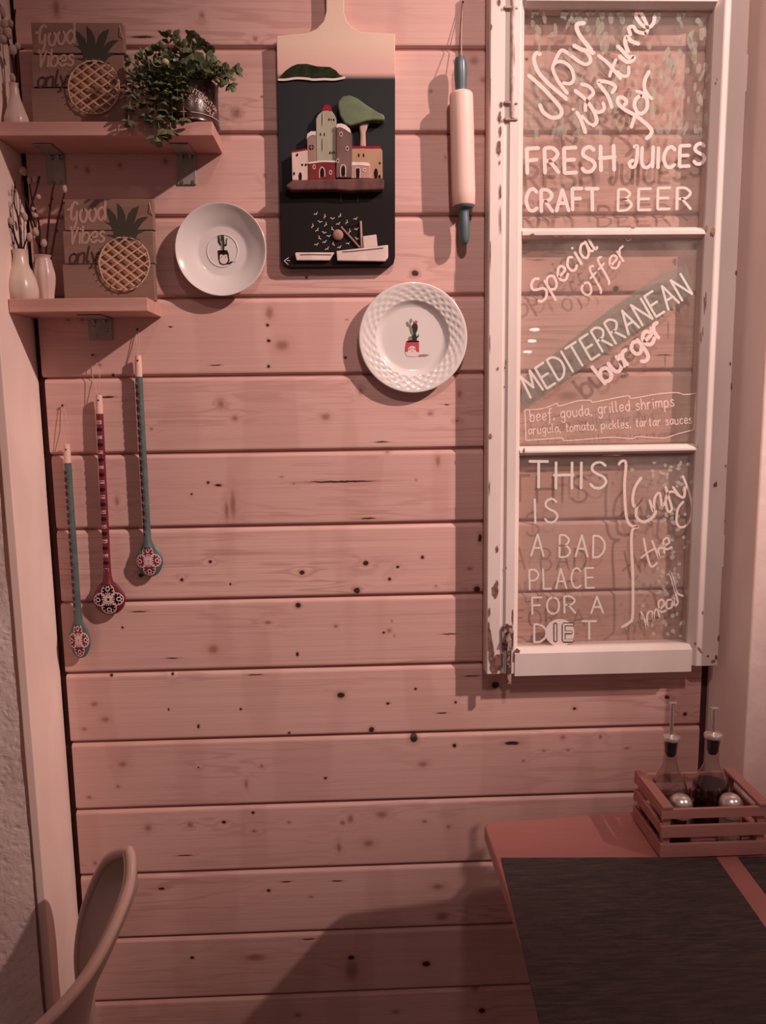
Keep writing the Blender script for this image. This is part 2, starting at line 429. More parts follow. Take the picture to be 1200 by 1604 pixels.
# ------------------------------------------------------------------ the setting
Z0, S = .5157*D, .0960*D
def gz(k): return Z0-k*S+H          # height of groove k
planks_px = '''88,12,6,13,1;316,24,3,4,1;223,58,17,1.6,0;400,61,4,4,1;372,176,6,8,1;188,259,4,3.5,1;259,253,5,5,1;137,267,4,5,1;119,262,3,2,1
743,95,8,7,1;757,125,6,5,1;675,143,3,3,1;698,247,2,2.5,1;415,275,3,4,1;650,428,5.5,4.5,0;480,435,2.4,2,0;422,490,7,11,1;419,509,2.4,2.4,0;421,534,2.4,2.4,0;442,541,12,9,1
421,574,2.4,2.4,0;541,560,2,2,0;543,501,2.5,1.5,1;267,512,3,1,0;338,572,8,.9,0;565,613,4,7,1;346,633,6,8,1;368,655,6,5,1;510,653,8,6,1;674,648,4,3,1;716,659,4,3,1
720,617,4,6,1;598,692,10,1,0;237,672,3,3,1;700,634,4,.9,0;169,622,10,1.6,0;607,708,4,3,1;326,756,2.5,2,0;342,760,5,2,0;300,774,1.8,1.8,0;441,747,3,1.5,1;461,758,3,1.5,1
686,722,4,9,1;535,754.5,52,1.4,0;577,812,12,1.1,0;652,752,2,2,1;365,790,5,24,1;183,785,3,7,1;355,800,4,16,1;329,880,2.5,2.5,0;285,908,2.5,2.5,0;361,915,1.8,1.8,0;473,897,4,3.6,0
573,882,4.2,4,0;623,888,2.5,2,0;662,873,2.5,2.5,0;610,907,2.5,2.7,0;559,925,5,5,0;221,901,4.5,3.5,0;736,891,5,3,1;747,923,5,5,0;752,843,3,6,0;683,918,2,2,1
467,948,4,4,0;420,975,6,3,1;526,981,4,3,1;610,988,4,4,1;601,991,1.8,1.8,0;614,973,2,2,1;618,996,2,2,1;466,1025,2.2,3.4,0;334,1017,9,8,1;192,983,2,2,0;218,958,12,1,0;270,1031,10,.9,0;704,993,11,.9,0
148,1103,6,4,1;165,1127,7,4.5,1;132,1142,4,3,1;174,1058,2.5,2,0;270,1056,2,2,0;311,1138,2,3,0;264,1111,1.4,2,0;377,1111,2,2,0;453,1148,2,2,0;534,1089,6,4.5,0;608,1102,3,2,0;582,1143,4,4,0;651,1079,2,2,0
776,1073,6,5.5,0;692,1117,8,1,0;714,1100,2,2,0;900,1110,3,2,0;1045,1092,4,3,0;1073,1119,3,3,0;400,1057,12,.9,0;740,1059,12,.9,0;192,1197,7,5,1;185,1232,3,3,1;140,1249,4,3,1;410,1200,4,3,1
311,1202,1.4,1.4,0;386,1228,3,8,1;648,1156,6,7,0;712,1168,3,3,0;802,1164,11,3,0;882,1155,4,4,1;941,1154,3,4,1;662,1197,9,5,1;510,1219,2.2,2.2,0;852,1176,4,2,1;890,1175,4,2,1;820,1192,3,2,1;982,1172,4,2,1
232,1297,6,6,1;298,1292,5,5,1;351,1288,3.5,2.5,0;396,1273,2.5,2.5,0;398,1302,4,3,1;453,1288,3,2,1;537,1289,4,4,1;549,1283,5,7,1;577,1321,9,6,1;531,1328,4,9,1;665,1287,5,3,1;703,1295,4,3.5,1
598,1276,10,6,1;290,1340,12,1,0;149,1352,3,3,1;253,1392,5,2,0;421,1395,3,2.5,0;487,1405,4,2,1;686,1389,10,5,1;693,1435,12,7,1;448,1381,8,1,0;528,1380,8,1,0;301,1500,3,2.5,0;400,1500,18,7,1
550,1500,5,3.5,0;551,1520,12,20,1;668,1510,6,4.5,0;483,1471,10,1,0;620,1585,6,4,1;467,1590,6,5,1;755,1583,5,4,0;745,1550,8,4,1;825,93,2.5,2.5,0;973,389,4,3.6,0;1040,385,3,3,1;965,452,5,4,0
890,620,18,8,1;1000,648,4,4,1;107,501,3,3,1;128,501,3.4,3,1;142,500,7,1,0;156,572,3.5,3,1;177,588,2,2.5,0;945,555,10,.9,0;1040,556,12,.9,0;1010,370,3,2,1;1060,1240,3,3,1'''
KN = [tuple(float(q) for q in t.split(',')) for t in planks_px.replace('\n', ';').split(';')]
KW = []
for (x, y, rx, ry, t) in KN:
    p = W(x, y); s = (W(x+1, y)-p).length; KW.append((p.x, p.z, rx*s*1.05, ry*s*1.05, int(t)))
bk = MB().box(-.70, .90, .012, .10, 0, 2.75)
wall = struct(obj('wall_back', bk, M['dark']))
XL, XR = -.5775, .6985
rnd = random.Random(3)
lefts = {5: -.581, 6: -.577, 7: -.575, 8: -.5755, 9: -.578, 10: -.5775, 11: -.5765, 12: -.5775, 4: -.5835, 3: -.581, 2: -.580, 1: -.583}
for k in range(-3, 17):
    z1 = gz(k-1)-.0022 if True else 0; z0 = max(gz(k), .005)+.0
    z1 = min(gz(k-1), 2.7)-.0042; z0 = max(gz(k), .004)
    xl = lefts.get(k, XL+rnd.uniform(-.002, .002)); xr = XR+rnd.uniform(-.0015, .0015)
    b = .0050; c = .0050
    prof = [(.011, z0), (b, z0), (0.0005, z0+b*.75), (0, z0+b*1.3), (0, z1-c*1.5), (0.0006, z1-c), (.0045, z1), (.011, z1)]
    mb = MB(); xs = [xl, xr]; n = len(prof)
    vs = [(x, y, z) for x in xs for (y, z) in prof]
    fs = [(i, i+n, i+n+1, i+1) for i in range(n-1)]+[list(range(n)), list(range(2*n-1, n-1, -1)), (n-1, 2*n-1, n, 0)]
    mb.add(vs, fs)
    kk = [(kx, kz-z0, rx, rz, t) for (kx, kz, rx, rz, t) in KW if z0-.01 < kz < z1+.01]
    pm = plankmat(k+4, kk)
    obj('plank', mb, pm, wall, origin=(0, 0, z0))
# dark tongue seen in the joints
mb = MB()
for k in range(-3, 16): mb.box(XL+.004, XR-.004, .0062, .0119, gz(k)-.004, gz(k)+.002)
stuff(obj('joint_tongue_strips', mb, mat('joint_wood', (.34,.15,.125), None, .9), wall))

XT = -.592
struct(obj('trim_1', MB().box(XT-.016, XT, -.140, .011, 0, 2.75), M['trim'], bev=.002))
wl = MB()
# rough plaster front left of the niche
nx, nz = 26, 120
for j in range(nz+1):
    for i in range(nx+1):
        x = XT-.0165-i*.45/nx; z = j*2.75/nz
        y = -.150+.006*noise.noise(Vector((x*14, 1, z*9)))+.003*noise.noise(Vector((x*45, 7, z*40)))
        wl.v.append(Vector((x, y, z)))
for j in range(nz):
    for i in range(nx):
        a = j*(nx+1)+i; wl.f.append([a, a+nx+1, a+nx+2, a+1]); wl.mi.append(0)
wl.box(XT-.0165-.45, XT-.0165, -.132, .10, 0, 2.75)
struct(obj('wall_left', wl, M['plaster'], smooth=True))
XB0, XB1 = .7157, .797
EX, EY = .7405, -.104      # front corner of the splayed right reveal
t2 = MB().slab([(XB0, .011), (XB0, .001), (EX-.0005, EY), (EX-.0005, .011)], 0, 2.75)
struct(obj('trim_2', t2, M['trim_grey'], bev=.001))
struct(obj('wall_right', MB().box(EX, 1.7, EY-.0005, .10, 0, 2.75), M['plaster_light'], bev=.003))
struct(obj('floor', MB().box(-2.2, 2.6, -4.6, .10, -.03, -.001), woodmat('floor_wood', (.22,.12,.09), (.15,.08,.06), 'x')))
zb = H+.935
struct(obj('unseen_header', MB().box(XT+.001, XB0-.001, -.13, -.001, zb, zb+.16), M['trim'], bev=.002))  # unseen header, placed for the shadow band it casts along the wall top

# ------------------------------------------------------------------ shelves
def nailhead(mb, p, r=.0018):
    mb.lathe([(r*.4, -.002), (r*.4, .003), (r, .004), (r*.9, .006), (0, .0065)], p, (0, -1, 0), 10)
def shelf(label, pts, xl, brk):
    (tx, ty), (bx, by) = pts    # photo: front top right corner, wall-side bottom right corner
    d = .098
    zt = W(tx, ty, d).z; xr = W(tx, ty, d).x; zbm = W(bx, by, 0).z
    mb = MB().box(xl, xr, -d, -.001, zbm, zt)
    o = obj('wall_shelf', mb, M['shelf'], bev=.0015); tag(o, label, 'shelf')
    for (cx, y1, w, h, holes) in brk:
        p = W(cx, y1, .004); ww = w*.00118/2; z0 = zbm; z1 = p.z
        m2 = MB().box(p.x-ww, p.x+ww, -.0035, -.0005, z1, z0-.0005).box(p.x-ww, p.x+ww, -.062, -.0035, z0-.0032, z0-.0005)
        m2.tube([(p.x-ww*.45, -.010, z0-.003), (p.x-ww*.45, -.004, z0-.010)], .003, 6).tube([(p.x+ww*.45, -.010, z0-.003), (p.x+ww*.45, -.004, z0-.010)], .003, 6)
        b = obj('bracket', m2, M['steel'], o, bev=.0015)
        for (hx, hy) in holes:
            q = W(hx, hy, .004); m3 = MB().lathe([(.0034, 0), (.0034, .0004), (.0026, .0014), (.001, .0012), (0, .0008)], (q.x, -.0035, q.z), (0, -1, 0), 12)
            obj('screw', m3, M['screw'], b, smooth=True)
    return o, zt, zbm, xr
sh1, zs1, zb1, xr1 = shelf('higher of the two wooden wall shelves, carrying the potted plant and a pineapple sign', ((333, 190), (353, 241)), XT+.001,
    [(88, 288, 28, 0, [(80, 284), (95, 284), (82, 248), (96, 247)]), (293, 289, 29, 0, [(285, 285), (302, 285), (286, 246), (300, 246)])])
sh2, zs2, zb2, xr2 = shelf('lower shorter wooden wall shelf with two cream vases and a pineapple sign', ((231, 466), (256, 497)), XT+.001,
    [(157.5, 533, 37, 0, [(147.5, 509), (167, 517), (150, 527)])])

# ------------------------------------------------------------------ pineapple signs
def sign(label, fx, fy, zbase, seedn):
    dF, dB = .046, .031
    F = lambda x, y, e=0: (lambda p: (p.x, -dF-e, p.z))(W(fx(x), fy(y), dF+e))
    t = thing('pineapple_sign', label, 'sign', (F(120, 100)[0], -.038, zbase+.0005))
    rows = [(35, 83.5), (85.5, 136), (138, 187)]
    for k, (a, b) in enumerate(rows):
        q0 = F(48-.4*k, a); q1 = F(195+1*k, b)
        z0 = q1[2] if k < 2 else zbase+.0008
        obj('board', MB().box(q0[0], q1[0], -dF, -dB, z0, q0[2]), M['sign'], t, bev=.0012)
    q0 = F(60, 40); q1 = F(186, 182)
    for bx in (q0[0], q1[0]-.02): obj('batten', MB().box(bx, bx+.02, -dB+.0001, -dB+.008, q1[2], q0[2]), M['sign'], t)
    f = lambda x, y: F(x, y, .0004)
    m = MB(); text(m, 'Good', (56, 74), (117, 67), 33, 4.2, f, .12, 1.0); text(m, 'Vibes', (58, 106), (115, 102), 27, 3.6, f, .15, 1.2)
    obj('lettering', m, M['sign_text'], t)
    m = MB(); text(m, 'only', (58, 137), (104, 133), 25, 3.2, f, .25, 1.0); obj('lettering', m, M['sign_dark'], t)
    m = MB()
    c5 = lambda x, y: (40+x/7.06, 20+y/7.06)
    for pl in ([(660,560),(560,260),(538,185),(600,225),(660,290),(700,420),(720,560)], [(680,560),(680,260),(672,145),(730,200),(770,290),(780,420),(800,560)],
               [(740,560),(780,350),(800,270),(850,210),(925,178),(895,290),(850,420),(820,560)], [(780,560),(850,400),(900,330),(960,305),(1030,302),(960,370),(900,450),(850,560)],
               [(700,560),(640,440),(590,390),(530,360),(610,370),(700,420),(780,560)], [(650,540),(600,520),(540,505),(640,500),(720,560)], [(800,560),(850,470),(920,445),(990,460),(920,490),(870,560)],
               [(800,570),(860,530),(940,560),(860,565)]):
        m.flat([(lambda p: (p[0], p[2]))(F(*c5(*q), .0003)) for q in pl], F(0, 0, .0003)[1])
    obj('crown', m, M['crown'], t)
    m = MB(); cx, cy, rx, ry = 147.2, 136.6, 40.5, 42
    m.flat([(lambda p: (p[0], p[2]))(F(cx+rx*.97*cos(a*PI/16), cy+ry*.97*sin(a*PI/16), .0002)) for a in range(32)], F(0, 0, .0002)[1])
    obj('pineapple_print', m, M['pineappleprint'], t)
    m = MB(); rr = random.Random(seedn); nn = 24
    ring = [(cx+rx*cos(2*PI*a/nn), cy+ry*sin(2*PI*a/nn)) for a in range(nn)]
    for rep in range(3):
        pts = [F(x+rr.uniform(-.8, .8), y+rr.uniform(-.8, .8), .005+rr.uniform(-.001, .001)) for x, y in ring]
        m.tube(pts+[pts[0]], .0007, 5)
    th1, th2 = math.radians(-34), math.radians(38)
    for th in (th1, th2):
        for o_ in (-31, -19, -7, 6, 18, 30):
            hw = math.sqrt(max(0, 41**2-o_**2)); nx_, ny_ = -sin(th), cos(th)
            for e in (-.9, .9):
                a = (cx+nx_*(o_+e)-cos(th)*hw, cy+ny_*(o_+e)-sin(th)*hw); b = (cx+nx_*(o_+e*.6)+cos(th)*hw, cy+ny_*(o_+e*.6)+sin(th)*hw)
                m.tube([F(*a, .005), F(*b, .0052)], .00062, 5)
    obj('string_lattice', m, M['string'], t)
    m = MB()
    for x, y in ring:
        p = F(x, y, 0); m.lathe([(.0006, 0), (.0006, .0065), (.0013, .0068), (.0012, .0074), (0, .0076)], p, (0, -1, 0), 7)
    stuff(obj('nails', m, M['screw'], t))
    m = MB(); m.tube([F(187, 40), F(190, 52, .004), F(192.5, 60, .001)], .0006, 5); obj('loose_thread', m, M['thread'], t)
    return t
sign('square wooden pineapple sign standing beside the potted plant on the higher shelf', lambda x: x, lambda y: y, zs1, 1)
sign('square wooden pineapple sign standing beside two vases on the lower shelf', lambda x: 98+(x-48)*.975, lambda y: 312+(y-35)*.993, zs2, 2)

# ------------------------------------------------------------------ vases and willow twigs
def vase(label, prof, d, zbase, m, flute, nf=8, f0=0, f1=1):
    # prof: (half width px, cx px, y px)
    yb = prof[-1][2]; pr = []
    s = (W(prof[0][1]+1, prof[0][2], d)-W(prof[0][1], prof[0][2], d)).length
    p = W(prof[-1][1], yb, d); ztop = W(prof[0][1], prof[0][2], d).z; hh = ztop-zbase
    y0 = prof[0][2]
    for (r, cx, y) in prof: pr.append((r*s, hh*(1-(y-y0)/(yb-y0))))
    pr = pr[::-1]; sm = smooth_path([(a, b) for a, b in pr], 4)
    outer = [(.0008, sm[0][1]+.0002)]+[(max(a, .001), b) for a, b in sm]
    r0 = pr[-1][0]; prof2 = outer+[(r0-.0028, hh), (r0-.0034, hh-.004), (r0-.0034, hh-.03), (.001, hh-.035)]
    mb = MB().lathe(prof2, (p.x, -d, zbase+.0006), (0, 0, 1), 48, flute, nf, hh*f0, hh*f1)
    o = obj('bud_vase', mb, m, smooth=True); tag(o, label, 'vase', 'fluted bud vases on the shelves'); return o, Vector((p.x, -d, ztop))
v1, t1 = vase('cream fluted bud vase with bulging base, left end of the lower shelf', [(11.5,35,392),(10.5,35,397),(11,35,405),(14,35.2,416),(20,35.5,427),(24.5,36,438),(26.2,36,449),(25,36,458),(22,36,464)], .062, zs2, M['vase'], .05, 9, .0, .62)
v2, t2v = vase('slim pinkish fluted bud vase between the bulging cream vase and the sign', [(14,70.5,401),(11.3,70.5,406),(13,70.5,415),(15.5,70.5,426),(15,71,438),(12.5,71.5,452),(11,72,463)], .05, zs2, M['vase2'], .09, 8, .0, .9)
v3, t3v = vase('narrow-necked bud vase at the left end of the higher shelf', [(8,28.5,132),(7,28.5,137),(8,28,148),(13,27,163),(18,26,176),(18,26,184),(17,26,188)], .06, zs1, M['vase2'], .04, 8, .0, .6)
def twig(label, pts, d0, d1, cats, group, base, r=.0015, buds=()):
    n = len(pts); path = []
    P = smooth_path(pts, 3); k = len(P)
    for i, (x, y) in enumerate(P):
        q = W(x, y, d0+(d1-d0)*i/(k-1)); path.append(q)
    inner = Vector((base.x+(path[0].x-base.x)*.3, base.y, base.z-.022))
    path = [inner]+path
    path[1].y = base.y+(path[1].y-base.y)*.5
    rs = [r*(1.15-.5*i/len(path)) for i in range(len(path))]
    mb = MB().tube(path, rs, 7)
    for (x, y) in buds:
        q = W(x, y, (d0+d1)/2); mb.ell(q, .0018, .0018, .003, 6, 5)
    o = obj('willow_twig', mb, M['twig'], smooth=True); tag(o, label, 'twig', group)
    for (x, y, a, b, ang, t) in cats:
        d = d0+(d1-d0)*t; q = W(x, y, d)
        m2 = MB().ell(q, a*.00112, a*.00112, b*.00112, 12, 9, Matrix.Rotation(math.radians(ang), 3, 'Y'))
        obj('catkin', m2, M['catkin'], o, smooth=True)
    return o
G1 = 'pussy willow twigs in the bulging lower vase'
k5 = lambda x, y: (x/5.35, 180+y/5.35)
def K(*a): return [k5(*p) for p in a]
twig('willow twig leaning farthest left from the bulging vase, with bare forked tip', K((165,1130),(100,960),(30,880)), .062, .075, [(17, 346.5, 4, 6.5, -10, .6)], G1, t1, buds=K((110,1075)))
twig('willow twig with two furry catkins at its tip against the pale post', K((170,1130),(130,1040),(85,820),(60,720),(50,650)), .062, .06, [(9.5,301,5,7.5,-20,1),(12.5,321,5,7.5,-12,.8)], G1, t1)
twig('tall bare willow twig with tiny buds rising from the bulging vase', K((180,1125),(150,860),(118,740),(125,560)), .062, .045, [], G1, t1, buds=K((120,640),(128,600),(150,850),(118,740)))
twig('short willow twig leaning right out of the bulging vase with one catkin', K((195,1120),(215,1060),(240,1000)), .062, .05, [(46,372,5,7.5,10,1),(39,339.5,4.5,7,-5,.9)], G1, t1)
G2 = 'pussy willow twigs in the slim lower vase'
twig('willow twig from the slim vase reaching the highest catkin before the dark gap', K((335,1165),(300,950),(235,760),(185,620),(190,490)), .05, .035, [(36.5,268,6,7.5,-25,1),(56,363.5,5,7.5,-10,.2)], G2, t2v, .0018)
twig('willow twig from the slim vase with a catkin second from the top', K((340,1165),(325,900),(275,740),(245,560)), .05, .03, [(46.5,282.5,4,7,0,1),(52,328,4,4,60,.6)], G2, t2v, .0017)
twig('forked willow twig from the slim vase with a blunt dark tip', K((350,1165),(260,900),(262,760),(300,640),(332,515)), .05, .03, [(56,280.5,4.5,6.5,20,.95),(60,309,4,4.5,20,.7),(55,338,5,4.5,40,.4),(54.5,371,3.5,5,0,.2)], G2, t2v, .0018)
twig('straight bare willow twig from the slim vase ending below the bracket', K((385,1165),(410,880),(440,640),(462,560)), .05, .04, [(69,381.5,5.5,7,10,.1)], G2, t2v, .0018, buds=K((415,760),(440,700)))
twig('rightmost willow twig in the slim vase with one catkin on top', K((430,1180),(480,900),(520,740),(545,630)), .05, .04, [(101,296.5,4,6.5,5,1)], G2, t2v, .0018, buds=K((540,740),(480,970)))
G3 = 'pussy willow twigs in the higher vase'
k8 = lambda x, y: (x/8.02, y/8.02)
def K8(*a): return [k8(*p) for p in a]
twig('upright willow twig with catkins in the higher vase', K8((230,1040),(215,700),(180,330),(190,120)), .06, .05, [(17.5,38,5,6.5,-15,.9),(27.5,72.5,4.5,5.5,20,.6)], G3, t3v, .002)
twig('thick cluster twig of catkins leaning over the pale post from the higher vase', K8((210,1040),(160,760),(90,480),(20,180),(-30,-60)), .06, .07, [(7,38,6,7,0,.6),(12,52,5.5,9,-25,.5),(5,62,7,7,60,.45),(2,48,5,8,0,.5),(20,78,6,8,0,.35),(20.5,122,4.5,7,-15,.1),(4,18,4,9,-10,.8)], G3, t3v, .002)

# ------------------------------------------------------------------ potted succulent
def plant():
    canm = mat('black_can', (.035,.012,.010), (.05,.018,.014), .28, 6)
    leafm = mat('succulent_leaf', (.075,.105,.05), (.145,.165,.085), .45, 60, lo=.3, hi=.7)
    stemm = mat('succulent_stem', (.22,.15,.09), (.30,.22,.13), .6, 60)
    r = .050; cx = W(343, 170, .055).x-r; cy = -.055
    z0 = zs1+.0006; h = W(300, 119, .10).z-z0
    t = thing('potted_plant', 'trailing green succulent in a black lettered can on the higher shelf', 'plant', (cx, cy, z0))
    o = obj('can', MB().lathe([(r-.002, 0), (r, .002), (r, .006), (r-.0012, .008), (r-.0012, h-.008), (r, h-.006), (r, h-.002), (r-.001, h), (r-.003, h-.001), (r-.003, h-.012), (0.001, h-.012)], (cx, cy, z0), (0, 0, 1), 48), canm, t, smooth=True)
    obj('soil', MB().lathe([(r-.0032, h-.014), (r-.0032, h-.0105), (.02, h-.007), (0, h-.006)], (cx, cy, z0), (0, 0, 1), 24), mat('soil', (.03,.02,.015), (.06,.04,.03), .9, 200, bmp=.8), t)
    rs = r+.0002
    def cyl(u, v):  # u: arc metres from the front towards +x, v: height
        a = u/rs; return (cx+rs*sin(a), cy-rs*cos(a), z0+v)
    m = MB()
    text(m, 'BUON INTENDITOR', (-.020, h*.84), (.062, h*.30), -.0078, .0011, cyl, 0, 3.4)
    text(m, 'POCHE PAROLE', (-.018, h*.64), (.054, h*.165), -.0078, .0011, cyl, 0, 3.4)
    obj('lettering', m, paintmat('can_lettering', (.62,.45,.40)), o)
    m = MB(); ribbon(m, [(u*.001, h*.18-.00002*u*1.0) for u in range(-30, 76, 4)], .0011, cyl); obj('painted_line', m, paintmat('can_line', (.55,.4,.36)), o)
    tips = [(262,60,.07),(276,62,.05),(300,62,.05),(310,70,.07),(326,80,.06),(240,84,.06),(224,92,.07),(206,98,.09),(213,116,.10),(234,108,.10),(250,100,.10),(268,92,.11),(290,88,.10),
            (308,96,.11),(326,96,.10),(338,106,.09),(352,114,.09),(368,112,.08),(360,132,.09),(346,126,.10),(252,128,.12),(264,142,.12),(278,152,.12),(238,152,.11),(222,160,.11),(205,164,.11),(201,188,.112),
            (228,178,.112),(248,212,.115),(262,202,.115),(288,184,.115),(284,128,.12),(256,172,.12),(272,118,.12),(296,110,.11),(286,76,.08),(252,78,.08),(318,108,.12),(270,186,.115),(242,190,.115),(262,108,.06),(300,80,.03)]
    rr = random.Random(11)
    for (x, y, d) in tips:
        tip = W(x, y, d)
        a0 = rr.uniform(0, 2*PI); base = Vector((cx+.018*cos(a0), cy+.018*sin(a0)-.008, z0+h-.008))
        if y > 120: base = Vector((cx+(tip.x-cx)*.35, cy-.03, z0+h-.004))
        midp = base.lerp(tip, .5)+Vector((0, -.008 if y > 120 else 0, .022 if y > 115 else .006))
        if y > 120: midp = base.lerp(tip, .35)+Vector(((tip.x-cx)*.25, -.02, .018)); midp.y = min(midp.y, cy-r-.006)
        path = [Vector(p) for p in smooth_path([tuple(base), tuple(midp), tuple(tip)], 6)]
        sp = obj('sprig', MB().tube(path, [.0016-.0009*i/len(path) for i in range(len(path))], 6), stemm, t, smooth=True)
        ml = MB()
        def leaf(p, dr, up, L, wd):
            dr = dr.normalized(); sd = dr.cross(up)
            if sd.length < .01: sd = Vector((1,0,0))
            sd.normalize(); nn = sd.cross(dr)
            ml.add([p, p+dr*L*.45+sd*wd*.42+nn*L*.06, p+dr*L*.8+sd*wd*.5+nn*L*.05, p+dr*L, p+dr*L*.8-sd*wd*.5+nn*L*.05, p+dr*L*.45-sd*wd*.42+nn*L*.06, p+dr*L*.55-nn*L*.02,
                    p+dr*L*.55-nn*L*.16], [(0,1,6),(1,2,6),(2,3,6),(3,4,6),(4,5,6),(5,0,6),(1,0,7),(2,1,7),(3,2,7),(4,3,7),(5,4,7),(0,5,7)])
        big = 1.45 if y > 195 else 1.0
        nlev = 6; k = len(path)
        for lv in range(nlev):
            i = int(k*(.42+.58*lv/(nlev-1)))-1; i = max(1, min(k-1, i)); p = path[i]
            tg = (path[i]-path[i-1]).normalized(); q = tg.cross(Vector((rr.uniform(-1,1), rr.uniform(-1,1), rr.uniform(-1,1)))).normalized()
            nl = 3 if lv < nlev-1 else 6
            for j in range(nl):
                ang = 2*PI*j/nl+lv*.9; side = (Matrix.Rotation(ang, 3, tg) @ q)
                dr = side*1.0+tg*(.55 if lv < nlev-1 else .8)+Vector((rr.uniform(-.3, .3), rr.uniform(-.45, .1), rr.uniform(-.1, .45)))
                leaf(p, dr, tg, rr.uniform(.013, .0185)*big, rr.uniform(.008, .0115)*big)
        obj('leaves', ml, leafm, sp, smooth=True)
    q = [W(238, 88, .125), W(238, 97, .13), W(244, 104, .13), W(254, 103, .13), W(259, 98, .128)]
    sp = obj('tendril', MB().tube([Vector(p) for p in smooth_path([tuple(v) for v in q], 5)], .0011, 6), mat('pale_tendril', (.30,.26,.14), None), t, smooth=True)
    obj('pale_bud', MB().ell(W(259, 97.5, .13), .0062, .0062, .0055, 16, 10), mat('pale_bud', (.52,.46,.26), None, .4), t, smooth=True)
plant()

# ------------------------------------------------------------------ plates
def plate(label, cx, cy, rpx, d, prof, relief, artf):
    c = W(cx, cy, d); s = (W(cx+1, cy, d)-c).length; R = rpx*s
    seg = 144 if relief else 72
    t = None
    P = smooth_path([(a*R, b) for a, b in prof], 5 if relief else 4)
    mb = MB(); vs = []; fs = []; u = Vector((1,0,0)); w = Vector((0,0,1))
    cc = Vector((c.x, -.0015, c.z))
    for (r, h) in P:
        for i in range(seg):
            th = 2*PI*i/seg; hh = h
            if relief and .66*R < r < .965*R:
                q = (r/R-.66)/.305; e = min(1, 6*q, 6*(1-q))
                a = abs(sin(14*th+q*7.5)); b = abs(sin(14*th-q*7.5))
                hh += .0013*e*(1-min(a, b)*1.6)
            vs.append(cc+u*(r*cos(th))+w*(r*sin(th))+Vector((0, -hh, 0)))
    n = len(P)
    for k in range(n-1):
        for i in range(seg):
            j = (i+1) % seg; fs.append((k*seg+i, (k+1)*seg+i, (k+1)*seg+j, k*seg+j))
    mb.add(vs, fs); mb.f.append([i for i in range(seg)]); mb.mi.append(0); mb.f.append([(n-1)*seg+i for i in range(seg-1, -1, -1)]); mb.mi.append(0)
    o = obj('wall_plate', mb, M['ceramic'], smooth=True); tag(o, label, 'plate', 'white plates hung on the plank wall')
    yc = cc.y-P[-1][1]-.0004
    fn = lambda x, y: (lambda p: (p.x, yc, p.z))(W(x, y, -yc))
    artf(o, fn); return o
ART = {'dk': paintmat('print_dark_green', (.035,.04,.03)), 'gr': paintmat('print_grey_green', (.22,.22,.17)), 'red': paintmat('print_red', (.50,.07,.09)),
       'bk': paintmat('print_black', (.02,.012,.012)), 'pk': paintmat('print_pale', (.70,.58,.54)), 'mid': paintmat('print_taupe', (.30,.22,.20))}
def poly(m, fn, pts):
    q = [fn(*p) for p in pts]; m.flat([(p[0], p[2]) for p in q], q[0][1])
def ov(cx, cy, rx, ry, a=0, n=16):
    ca, sa = cos(math.radians(a)), sin(math.radians(a))
    return [(cx+rx*cos(2*PI*i/n)*ca-ry*sin(2*PI*i/n)*sa, cy+rx*cos(2*PI*i/n)*sa+ry*sin(2*PI*i/n)*ca) for i in range(n)]
def layer(o, name, mt, fn, polys, e=0, strokes=()):
    m = MB(); f2 = lambda x, y: (lambda p: (p[0], p[1]-e, p[2]))(fn(x, y))
    for p in polys: poly(m, f2, p)
    for (pts, w) in strokes: stroke(m, pts, w, f2)
    obj(name, m, mt, o)
def art1(o, fn):
    c = lambda x, y: (270+x/7.5, 310+y/7.5)
    def cc(l): return [c(*p) for p in l]
    layer(o, 'cactus_print', ART['dk'], fn, [cc([(570,440),(590,432),(606,450),(614,530),(610,640),(575,640)]), cc([(530,440),(552,445),(560,500),(572,560),(560,560),(535,520)]), cc([(612,570),(612,545),(628,535),(630,480),(642,475),(640,560)])])
    layer(o, 'cactus_print', ART['gr'], fn, [cc([(545,440),(575,445),(570,500),(555,490)]), cc([(572,520),(588,500),(590,620),(575,620)])], .0002, [(cc([(628,490),(655,482)]), .8)])
    layer(o, 'pot_print', ART['bk'], fn, [cc([(532,620),(560,612),(645,615),(660,650),(672,740),(650,780),(600,790),(558,775),(540,720)]), cc([(650,770),(690,745),(748,748),(700,770),(660,782)])])
    layer(o, 'pot_face_print', ART['pk'], fn, [[c(*p) for p in ov(605,725,50,52)], [c(*p) for p in ov(575,690,20,26)], [c(*p) for p in ov(628,690,20,26)]], .0002)
    layer(o, 'pot_eye_print', ART['mid'], fn, [[c(*p) for p in ov(578,694,7,10)], [c(*p) for p in ov(626,694,7,10)]], .0004)
    m = MB(); ring = [c(590+180*cos(a*PI/36), 620+190*sin(a*PI/36)) for a in range(73)]
    pts = [fn(*p) for p in ring]; m.tube([Vector(p) for p in pts], .0009, 6, False); obj('foot_ring_ridge', m, M['ceramic'], o, smooth=True)
